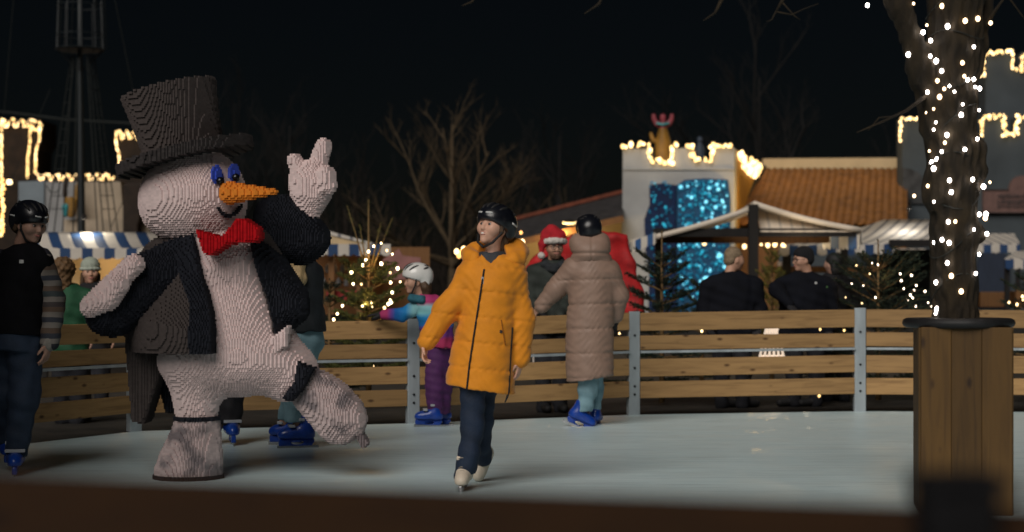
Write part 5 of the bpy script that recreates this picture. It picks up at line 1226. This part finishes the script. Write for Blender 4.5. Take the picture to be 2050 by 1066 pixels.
C_.chain([W(1148, 538), W(1114, 578, .04), W(1085, 612, .08)], [.088, .074, .058], .04); C_.chain([W(1220, 545), W(1238, 592, .03), W(1233, 632, .08)], [.085, .076, .060], .04)
C_.half(W(1181, 757), (.12, 0, -1), 'i', .008); C_.disp = quilt(W(0, 614)[2], .208, .010, tilt=-.03); C_.build("coat", BEI, F.root, .010)
S = SD(); S.ell(W(1183, 503, -.06), (.165, .125, .115), None, 0); S.cap(W(1160, 486, -.02), W(1200, 484, -.02), .085, .085, .06); S.cap(W(1162, 526, -.02), W(1204, 528, -.02), .095, .095, .06); S.disp = lambda p: .012 * np.exp(-((p[:, 2] - W(0, 508)[2]) / .012) ** 2) + .008 * np.exp(-((p[:, 0] - W(1183, 0)[0]) / .008) ** 2) + .004 * np.sin(p[:, 0] * 22) * np.sin(p[:, 2] * 25); S.build("hood", BEI, F.root, .009)
JLB = pm("light blue denim", (.17, .29, .34), .8, .2, 9, .25, 80)
J = SD(); J.chain([W(1180, 740), W(1177, 780), W(1170, 822)], [.10, .082, .066], .03); J.chain([W(1192, 740, .12), W(1195, 785, .18), W(1194, 832, .22)], [.09, .06, .05], .03); J.disp = folds(.006, 22, 20); J.half(W(1170, 824), (0, 0, -1), 'i', .004); J.build("jeans", JLB, F.root, .010)
F.skate(W(1164, 818), (.92, -.1, -.38), buckles=False, sc=.95); F.skate(W(1195, 824, .22), (.25, .9, -.05), buckles=False, sc=.9)
F.helmet(HELB, marks=False, strap=False, h=.008, big=1.12)
S = SD(); G = F; F.hand(S, wr, (-.05, .3, -1), (-.6, .5, 0), (0, 1, 0), 1.1, .6); S.cap(wr, wr + np.array([0, .01, .05]), .036, .04); S.build("glove", DARKGLOVE, F.root, .007)

# --- child in the white helmet
F = Fig("child in white helmet, pink and teal jacket and purple trousers holding the barrier", 14.5, 870); W = F.W
F.head(833, 565, (-1, -.22, -.02), 0., .92)
F.b.loft(rows(F, [(598, 856, 20), (640, 864, 22), (700, 876, 22)]), .02)
wl = W(764, 630, .10)
F.b.chain([W(846, 612), W(806, 632, .03), wl], [.036, .03, .024], .02); F.b.chain([W(876, 612, .1), W(890, 650, .1), W(894, 690, .05)], [.036, .03, .024], .02); F.hand(F.b, W(894, 690, .05), (0, -.1, -1), (-.7, 0, 0), (0, -1, 0), .8, .5)
F.b.chain([W(875, 700), W(872, 770), W(870, 822)], [.06, .045, .035], .02); F.b.chain([W(888, 700, .05), W(888, 770, .06), W(884, 822, .06)], [.06, .045, .035], .02)
F.finish(.008)
zt_, zb_ = W(0, 585)[2] - 0, W(0, 694)[2]
CJ = zbands("teal and pink ski jacket", [(0., (.36, .02, .09)), (.16, (.36, .02, .09)), (.22, (.13, .02, .18)), (.36, (.10, .025, .22)), (.42, (.0, .11, .36)), (.56, (.0, .16, .38)), (.64, (.16, .42, .46)), (.76, (.22, .46, .50)), (.84, (.38, .03, .14)), (1., (.34, .02, .12))], zb_, zt_, dist=.05)
C_ = SD(); C_.loft(rows(F, [(590, 856, 15, .07), (602, 857, 27, .105), (640, 864, 29, .115), (680, 877, 30, .12), (697, 879, 30, .12)]), .03); C_.cap(W(848, 608), W(872, 606), .062, .062, .04)
C_.chain([W(878, 612, .06), W(892, 650, .06), W(895, 684, .03)], [.066, .06, .05], .03); C_.disp = folds(.006, 25, 22); C_.build("jacket", CJ, F.root, .009)
ARM_M = zbands("jacket sleeve bands", [(0, (.30, .02, .10)), (.16, (.30, .02, .10)), (.26, (.10, .03, .22)), (.36, (.0, .08, .33)), (.6, (.0, .16, .40)), (.78, (.20, .44, .48)), (1., (.24, .46, .50))], W(762, 0)[0] - F.root.location[0], W(850, 0)[0] - F.root.location[0], dist=.05, axis=0)
S = SD(); S.chain([W(846, 612, -.01), W(806, 630, .02), W(768, 631, .09)], [.066, .058, .046], .03); S.disp = folds(.005, 25, 22); S.build("sleeve", ARM_M, F.root, .008)
S = SD(); F.hand(S, W(768, 631, .09), (-1, .35, .05), (0, .2, -1), (-.2, -1, 0), .95, .35); S.cap(W(774, 631, .08), W(758, 632, .11), .034, .03); S.build("glove", DARKGLOVE, F.root, .007)
PUR = pm("purple snow trousers", (.075, .018, .095), .75, .25, 10, .25, 60)
J = SD(); J.chain([W(874, 690), W(870, 770, -.02), W(872, 826, -.02)], [.092, .078, .07], .04); J.chain([W(886, 690, .06), W(886, 770, .05), W(885, 828, .06)], [.092, .078, .07], .04); J.disp = folds(.005, 18, 30); J.half(W(872, 829), (0, 0, -1), 'i', .004); J.build("trousers", PUR, F.root, .009)
F.skate(W(868, 817, -.04), (-1, -.1, .03), sc=.92); F.skate(W(884, 818, .10), (-1, .1, .02), sc=.92)
F.helmet(HELW, marks=False, strap=True, h=.007, big=1.16, lift=.012)
S = SD(); S.chain([F.L(.07, -.05, .02), F.L(.08, -.07, -.05), F.L(.06, -.08, -.15)], [.025, .034, .03], .02); S.ell(F.L(0, -.09, -.05), (.08, .05, .10), F.hM, .03); S.chain([F.L(-.07, -.05, .02), F.L(-.08, -.07, -.05), F.L(-.06, -.08, -.15)], [.025, .034, .03], .02); S.disp = folds(.005, 60, 24); S.build("hair", HBROWN, F.root, .008)
S = SD(); S.chain([W(826, 598, -.07), W(845, 600, -.09), W(858, 600, 0), W(845, 598, .08), W(828, 597, .05), W(826, 598, -.07)], .034, .02); S.disp = folds(.004, 40, 40); S.build("neck_warmer", pm("teal neck warmer", (.02, .10, .14), .9, .3, 20, .3), F.root, .008)

# --- skater at the left edge
F = Fig("dark skater in black vest with striped knit sleeves and jeans at the left edge", 10.7, 40); W = F.W
F.head(60, 450, (.80, -.55, -.22), 0., 1.0, skin=SKIN_D)
F.b.loft(rows(F, [(530, 45, 34), (560, 40, 40), (690, 35, 40)], dr=.5), .02)
wr = W(103, 688, -.06)
F.b.chain([W(88, 525), W(108, 605, .02), wr], [.045, .038, .027], .02); F.b.chain([W(0, 530), W(-25, 610), W(-20, 690)], [.045, .038, .027], .02)
F.hand(F.b, wr, (-.16, -.2, -1), (-.75, .2, 0), (-.2, -1, 0), .9, .55); F.hand(F.b, W(-20, 690), (0, 0, -1), (.7, 0, 0), (0, -1, 0), 1., .5)
F.b.chain([W(50, 700), W(48, 800), W(32, 905)], [.075, .05, .04], .02); F.b.chain([W(10, 700, .1), W(0, 800, .1), W(-8, 880, .2)], [.075, .05, .04], .02)
F.finish(.007)
KN = zbands("striped knit", [(0, (0.0187, 0.0206, 0.0281))] + sum([[(k / 9 + .02, c), (k / 9 + .075, c2)] for k, (c, c2) in enumerate([((0.1963, 0.1776, 0.1590), (0.0281, 0.0328, 0.0467)), ((0.0935, 0.0609, 0.0422), (0.1870, 0.1683, 0.1496)), ((0.0281, 0.0328, 0.0467), (0.1776, 0.1590, 0.1403)), ((0.1122, 0.0702, 0.0467), (0.0467, 0.0374, 0.0374)), ((0.1870, 0.1683, 0.1496), (0.0328, 0.0467, 0.0515)), ((0.0935, 0.0609, 0.0422), (0.1870, 0.1683, 0.1496)), ((0.0281, 0.0328, 0.0467), (0.1496, 0.1309, 0.1122)), ((0.1028, 0.0654, 0.0467), (0.0281, 0.0281, 0.0374)), ((0.1870, 0.1683, 0.1496), (0.0187, 0.0187, 0.0281))])], []), W(0, 690)[2], W(0, 500)[2], dist=.03, interp='CONSTANT')
S = SD(); S.chain([W(80, 522), W(108, 605, .01), W(104, 684, -.05)], [.085, .070, .058], .03); S.disp = folds(.006, 20, 24); S.build("sleeve", KN, F.root, .008)
S = SD(); S.chain([W(5, 525), W(-25, 605), W(-22, 684)], [.085, .07, .05], .03); S.disp = folds(.006, 20, 24); S.build("sleeve", KN, F.root, .010)
S = SD(); S.chain([W(105, 672, -.04), W(103, 688, -.06)], [.060, .050], .02); S.build("cuff", pm("pale knit cuff", (.24, .225, .20), .9, .2, 30, .4), F.root, .008)
VST = pm("black vest cloth", (.005, .005, .0065), .9, .3, 9, .3, 60, spec=.15)
S = SD(); S.loft(rows(F, [(488, 52, 24, .08), (502, 50, 40, .12), (525, 46, 55, .15), (600, 40, 53, .16), (672, 36, 54, .165)]), .03); S.cap(W(5, 528), W(85, 524), .075, .075, .05); S.half(W(36, 670), (0, 0, -1), 'i', .01); S.disp = folds(.006, 14, 18); ve = S.build("vest", VST, F.root, .009)
q = W(57, 525); yq = S.front(q[0], q[2], 10, 11); MB().box((q[0], yq - .002, q[2]), (.014, .003, .011)).build("chest_badge", HSTR, ve, bevel=.002)
JD = pm("dim blue jeans", (.018, .031, .058), .8, .3, 9, .3, 80)
S = SD(); S.loft(rows(F, [(655, 35, 49, .15), (700, 33, 51, .15)]), .03); S.chain([W(52, 690), W(50, 795, -.02), W(32, 912)], [.115, .092, .07], .04); S.chain([W(14, 690, .08), W(4, 795, .1), W(-8, 880, .2)], [.115, .09, .07], .04); S.half(W(32, 912), (-.1, 0, -1), 'i', .004); S.disp = folds(.007, 20, 18); S.build("jeans", JD, F.root, .009)
F.skate(W(31, 896), (.25, -1, 0), sc=1.02); F.skate(W(-8, 868, .25), (.2, -.9, -.3), sc=1.02)
F.helmet(HELB)
S = SD(); S.chain([F.L(.07, -.03, .02), F.L(.08, -.04, -.04)], [.02, .015], .01); S.ell(F.L(0, -.085, -.02), (.075, .045, .06), F.hM, .02); S.build("hair", HBROWN, F.root, .008)

# --- blonde skater behind the snowman
F = Fig("long haired blonde skater in dark jacket and light jeans behind the snowman", 12.5, 600); W = F.W
F.head(585, 470, (-.9, .3, 0), .0, 1.)
F.b.loft(rows(F, [(530, 598, 34), (600, 605, 36), (680, 612, 36)]), .02); F.b.chain([W(575, 545), W(558, 610), W(550, 660, -.1)], [.045, .036, .026], .02); F.b.chain([W(622, 545), W(628, 610), W(600, 660, -.1)], [.045, .036, .026], .02); F.hand(F.b, W(550, 660, -.1), (-.2, 0, -1), (0, .5, 0), (-1, 0, 0), 1., .4)
F.b.chain([W(612, 690), W(590, 790), W(597, 850)], [.08, .05, .04], .02); F.b.chain([W(600, 690, .1), W(580, 790, .1), W(562, 850, .2)], [.08, .05, .04], .02); F.finish(.010)
DJK = pm("dark teal jacket", (.013, .017, .021), .7, .3, 10, .2, 60)
S = SD(); S.loft(rows(F, [(515, 595, 24, .1), (535, 598, 44, .14), (600, 606, 42, .15), (664, 612, 40, .155)]), .03); S.cap(W(575, 540), W(622, 542), .075, None, .04); S.chain([W(575, 545), W(556, 605), W(550, 655, -.1)], [.075, .06, .05], .03); S.chain([W(624, 545), W(627, 605), W(604, 655, -.1)], [.075, .06, .05], .03); S.half(W(0, 660), (-.15, 0, -1), 'i', .01); S.disp = folds(); S.build("jacket", DJK, F.root, .010)
S = SD(); S.chain([W(600, 660), W(600, 690)], [.13, .12], .05); S.chain([W(615, 680), W(592, 780, -.02), W(590, 842)], [.125, .088, .075], .05); S.chain([W(600, 690, .1), W(585, 780, .1), W(565, 842, .2)], [.11, .08, .065], .04); S.disp = folds(.008, 18, 16); S.half(W(590, 846), (0, 0, -1), 'i', .004); S.build("jeans", JLB, F.root, .010)
F.skate(W(605, 848), (-.97, -.25, 0), sc=1.05).name = "skate"; F.skate(W(578, 846, .2), (-.97, .15, 0), sc=1.05)
S = SD(); S.ell(F.L(0, -.02, .05), (.088, .105, .085), F.hM); S.chain([W(592, 470, -.02), W(600, 520, -.13), W(604, 560, -.17), W(606, 588, -.17)], [.09, .06, .048, .02], .04); S.disp = lambda p: .005 * np.sin(p[:, 0] * 130) * np.sin(p[:, 2] * 9); S.build("hair", HBLOND, F.root, .007)

# --- skater almost hidden behind the snowman's standing leg
F = Fig("skater hidden behind the snowman, only dark trouser leg and blue skate showing", 12.8, 460); W = F.W
F.head(455, 475, (.2, -1, 0), .1, 1.)
F.b.loft(rows(F, [(530, 455, 34), (680, 458, 34)]), .02); F.b.chain([W(430, 545), W(420, 610), W(425, 660)], [.045, .036, .026], .02); F.b.chain([W(480, 545), W(490, 610), W(485, 660)], [.045, .036, .026], .02)
F.b.chain([W(470, 690), W(464, 780), W(462, 850)], [.08, .05, .04], .02); F.b.chain([W(445, 690), W(425, 780), W(420, 850)], [.08, .05, .04], .02); F.finish(.012)
S = SD(); S.loft(rows(F, [(512, 455, 24, .1), (535, 455, 42, .14), (690, 458, 40, .15)]), .03); S.chain([W(430, 545), W(420, 605), W(424, 650)], [.075, .06, .05], .03); S.chain([W(482, 545), W(490, 605), W(486, 650)], [.075, .06, .05], .03); S.build("jacket", DJK, F.root, .014)
S = SD(); S.chain([W(470, 690), W(464, 780), W(463, 838)], [.115, .09, .08], .04); S.chain([W(445, 690), W(425, 780), W(420, 838)], [.115, .09, .08], .04); S.disp = folds(); S.build("trousers", pm("black trousers", (.012, .012, .015), .8, .3, 10, .2), F.root, .012)
F.skate(W(464, 838), (.25, -1, 0), sc=1.1); F.skate(W(424, 838), (-.25, -1, 0), sc=1.1)
S = SD(); S.ell(F.L(0, -.02, .055), (.086, .10, .075), F.hM); S.build("hair", HBROWN, F.root, .010)

# --- spectators behind the barrier
def spectator(label, Y, px, head, f, jacket_mat, shoulders, arms, skin=SKIN_D, hw=44, trouser=None, h=.010, glove=False, hand_dirs=None, ears=True, extra=None, group=None, face=True):
    F = Fig(label, Y, px, group); W = F.W; hx, hy = head; F.head(hx, hy, f, 0., 1., ears=ears, skin=skin, face=face); k = FPX / Y
    sy = shoulders; ft = HOR + FPX * (CAMZ + .03) / Y; hip = sy + .56 * k; cx_ = px
    F.b.loft(rows(F, [(sy + 30, cx_, hw * .45), (hip, cx_, hw * .5)], dr=.5), .02)
    S = SD(); S.loft(rows(F, [(sy - 8, hx * .4 + cx_ * .6, hw * .42, .09), (sy + 4, cx_, hw * .72, .125), (sy + 26, cx_, hw * .86, .15), (hip - 10, cx_, hw * .86, .16), (hip + 22, cx_, hw * .9, .165)]), .03)
    S.cap(W(cx_ - hw * .66, sy + 12), W(cx_ + hw * .66, sy + 12), .08, .08, .05)
    for i, a in enumerate(arms):
        pts = [W(*q) for q in a]; F.b.chain(pts, [.045, .036, .026], .02); S.chain(pts[:2] + [pts[1] + (pts[2] - pts[1]) * .93], [.085, .07, .052], .04)
        d = pts[2] - pts[1]; n = (0, .3, -1) if abs(d[2]) < abs(d[0]) else (-.4 if a[0][0] > cx_ else .4, -.6, 0); G = SD() if glove else F.b
        F.hand(G, pts[2] - unit(d) * .01, d, n, (0, -1, .4), 1.08 if glove else 1., .7)
        if glove: G.cap(pts[2] - unit(d) * .05, pts[2], .034, .032); G.build("glove", DARKGLOVE, F.root, .008)
    T_ = SD()
    for sx in (-1, 1): T_.chain([W(cx_ + sx * hw * .35, hip), W(cx_ + sx * hw * .38, (hip + ft) / 2), W(cx_ + sx * hw * .36, ft - 8)], [.11, .085, .07], .03); F.b.chain([W(cx_ + sx * hw * .35, hip), W(cx_ + sx * hw * .36, ft - 10)], [.06, .035], .02)
    S.chain([W(hx * .5 + cx_ * .5, sy - 7) + np.array([.078 * math.cos(a), .072 * math.sin(a) + .01, .012 * math.sin(a)]) for a in np.linspace(0, 2 * math.pi, 13)], .026, .02); S.disp = folds(.007, 16, 18); F.jacket = S; F.jo = S.build("jacket", jacket_mat, F.root, h + .002)
    T_.disp = folds(.006, 18, 16); T_.build("trousers", trouser or pm("dark trousers", (.014, .015, .02), .85, .3, 9, .2), F.root, h + .004)
    for sx in (-1, 1):
        B = SD(); c0 = W(cx_ + sx * hw * .36, ft - 8); d = unit([f[0], f[1], 0]); B.cap(c0 * [1, 1, 0] + [0, 0, .025], c0 * [1, 1, 0] + d * .16 + [0, 0, .012], .048, .04, .02); B.cap(c0 * [1, 1, 0] + [0, 0, .03], c0 * [1, 1, 0] + [0, 0, .16], .055, .055, .03); B.build("shoe", STRAP, F.root, .012)
    F.finish(h); return F
GLS = pm("black glasses frame", (.01, .01, .012), .3)
def glasses(F):
    L = F.L; m = MB()
    for q in (-1, 1):
        m.tube([L(q * .033 + .024 * math.cos(a), .098 - .012 * abs(math.cos(a)) * (q * math.cos(a) > 0), .008 + .019 * math.sin(a)) for a in np.linspace(0, 2 * math.pi, 15)], .0028, 5); m.tube([L(q * .057, .090, .012), L(q * .076, .03, .012), L(q * .078, -.01, .006)], .0026, 5)
    m.tube([L(-.009, .106, .012), L(.009, .106, .012)], .0028, 5); return m.build("glasses", GLS, F.root)
# man in the red and white hat
F = spectator("bearded person in red and white bobble hat and glasses leaning on the barrier", 16.6, 1105, (1110, 497), (.25, -1, -.02), pm("dark green jacket", (.020, .026, .022), .8, .3, 12, .3, 70), 531, [[(1070, 548), (1058, 595, -.05), (1082, 625, -.25)], [(1134, 548), (1142, 590, -.2), (1116, 636, -.60)]], skin=SKIN, glove=True, hw=46)
glasses(F); L = F.L
S = SD(); S.ell(L(0, .045, -.075), (.058, .052, .045), F.hM, 0); S.ell(L(0, .06, -.032), (.05, .04, .012), F.hM, .01); S.cap(L(0, .10, -.052), L(0, .12, -.052), .022, .022, .006, 's'); S.disp = folds(.003, 90, 60); S.build("beard", pm("brown beard", (.12, .065, .04), .8, .4, 40, .6), F.root, .006)
S = SD(); S.chain([L(-.02, .02, .10), L(.03, -.01, .155), L(.085, -.01, .125), L(.125, .0, .03), L(.135, .015, -.04)], [.095, .07, .05, .035, .022], .03); S.ell(L(0, -.01, .075), (.088, .105, .075), F.hM, .03); S.disp = folds(.004, 40, 30); ho = S.build("hat", pm("red plush", (.36, .010, .018), .9, .2, 20, .4, 90), F.root, .007)
FUR = pm("white plush", (.58, .54, .50), .95, .12, 40, .9, 90)
S = SD(); S.chain([L(.098 * math.cos(a), .112 * math.sin(a) - .008, .062 + .010 * math.sin(a)) for a in np.linspace(0, 2 * math.pi, 17)], .029, .01); S.disp = folds(.003, 120, 100); S.build("hat_trim", FUR, ho, .007)
S = SD(); S.ell(L(.138, .02, -.075), (.036, .036, .038), None); S.disp = folds(.003, 120, 100); S.build("bobble", FUR, ho, .007)
S = SD(); S.chain([F.W(1092, 532, -.07), F.W(1108, 540, -.13), F.W(1126, 532, -.07), F.W(1122, 524, .08), F.W(1096, 524, .08), F.W(1092, 532, -.07)], .045, .03); S.disp = folds(.005, 40, 40); S.build("scarf", pm("dark scarf", (.018, .022, .026), .9, .3, 20, .4), F.root, .009)
# man seen from behind with short fair hair
NAVY = pm("navy black jacket", (.0032, .004, .0075), .9, .3, 9, .2, 60, spec=.2)
F = spectator("person with short fair hair in dark jacket standing with back turned under the canopy", 17.2, 1466, (1470, 521), (.80, .35, -.10), NAVY, 556, [[(1418, 575), (1408, 620), (1420, 660, -.15)], [(1512, 575), (1522, 620), (1510, 660, -.15)]], hw=58, skin=SKIN, glove=True)
L = F.L; S = SD(); S.ell(L(0, -.020, .052), (.081, .096, .082), F.hM); S.ell(L(0, -.06, -.01), (.074, .05, .06), F.hM, .02); S.cap(L(0, .1, -.02), L(0, .1, .045), .06, .05, .02, 's'); S.disp = folds(.002, 120, 90); S.build("hair", HFAIR, F.root, .006)
# man with black beanie and glasses
F = spectator("person in black knit hat and glasses facing left with raised forearm under the canopy", 17.4, 1612, (1607, 522), (-.95, -.25, -.06), NAVY, 556, [[(1560, 575), (1548, 580, -.18), (1572, 612, -.32)], [(1660, 578), (1668, 630), (1650, 665, -.2)]], hw=60, skin=SKIN, glove=True)
glasses(F); L = F.L; S = SD(); S.ell(L(0, -.015, .065), (.088, .106, .085), F.hM); S.ell(L(0, -.05, .01), (.084, .07, .07), F.hM, .03); S.cap(L(0, .11, -.03), L(0, .11, .02), .05, .045, .02, 's'); S.disp = lambda p: .002 * np.sin(np.arctan2(p[:, 1] - F.hc[1], p[:, 0] - F.hc[0]) * 50); S.build("hat", pm("black knit", (.008, .008, .010), .95, .2, 40, .5), F.root, .006)
for x, y, mt in ((1629, 567, HSTR), (1652, 575, pm("green badge", (.05, .14, .04), .6))):
    q = F.W(x, y); yq = F.jacket.front(q[0], q[2], 16.8, 17.8)
    if yq: MB().lathe((0, 0, 0), [(.002, 0), (.02, .0), (.02, .004), (.002, .005)], 10) and MB().tube([(q[0], yq - .008, q[2]), (q[0], yq + .004, q[2])], .013 if mt is HSTR else .010, 8).build("badge", mt, F.jo)
F = spectator("dim figure in black standing behind the person in the black knit hat", 18.2, 1672, (1668, 530), (-.5, .8, 0), pm("black coat", (.006, .006, .008), .85), 560, [[(1640, 578), (1632, 620), (1640, 660)], [(1704, 578), (1712, 620), (1705, 660)]], hw=48, h=.014, face=False)
L = F.L; S = SD(); S.ell(L(0, -.02, .045), (.086, .100, .085), F.hM); S.ell(L(0, -.06, -.05), (.08, .05, .09), F.hM, .03); S.build('hair', STRAP, F.root, .008)
# woman in the pale beanie, and the one in green
F = spectator("smiling person in pale knit hat and dark coat at the striped stall", 16.9, 186, (181, 547), (.30, -1, .02), pm("black wool coat", (.010, .010, .012), .9), 578, [[(150, 596), (144, 640), (150, 680)], [(222, 596), (230, 640), (222, 680)]], skin=SKIN, hw=46)
L = F.L; S = SD(); S.ell(L(0, -.015, .072), (.094, .108, .090), F.hM); S.half(L(0, 0, .030), -(F.hM[2]), 'i', .01); S.disp = lambda p: .0025 * np.sin(np.arctan2(p[:, 1] - F.hc[1], p[:, 0] - F.hc[0]) * 40); hh = S.build("hat", pm("pale green knit", (.33, .37, .31), .95, .15, 40, .5), F.root, .006)
S = SD(); S.chain([L(.090 * math.cos(a), .104 * math.sin(a) - .012, .040) for a in np.linspace(0, 2 * math.pi, 17)], .016, .01); S.build("hat_band", pm("pale knit band", (.36, .40, .34), .95), hh, .007)
S = SD(); S.chain([L(.075, 0, -.01), L(.078, -.01, -.10)], [.02, .026], .02); S.chain([L(-.075, 0, -.01), L(-.078, -.01, -.10)], [.02, .026], .02); S.build("hair", HBROWN, F.root, .008)
F = spectator("person with curly brown hair in green jacket behind the barrier at left", 15.2, 142, (128, 545), (.2, .95, 0), pm("green jacket", (.010, .070, .030), .75, .25, 9, .25, 60), 582, [[(106, 600), (100, 640), (106, 680)], [(176, 600), (186, 640), (178, 680)]], hw=46, h=.012, face=False)
L = F.L; S = SD(); S.ell(L(0, -.02, .03), (.105, .115, .105), F.hM); S.ell(L(0, -.05, -.09), (.095, .07, .10), F.hM, .05); S.disp = lambda p: .012 * np.sin(p[:, 0] * 80) * np.sin(p[:, 2] * 85) * np.sin(p[:, 1] * 75); S.build("hair", HCURL, F.root, .007)
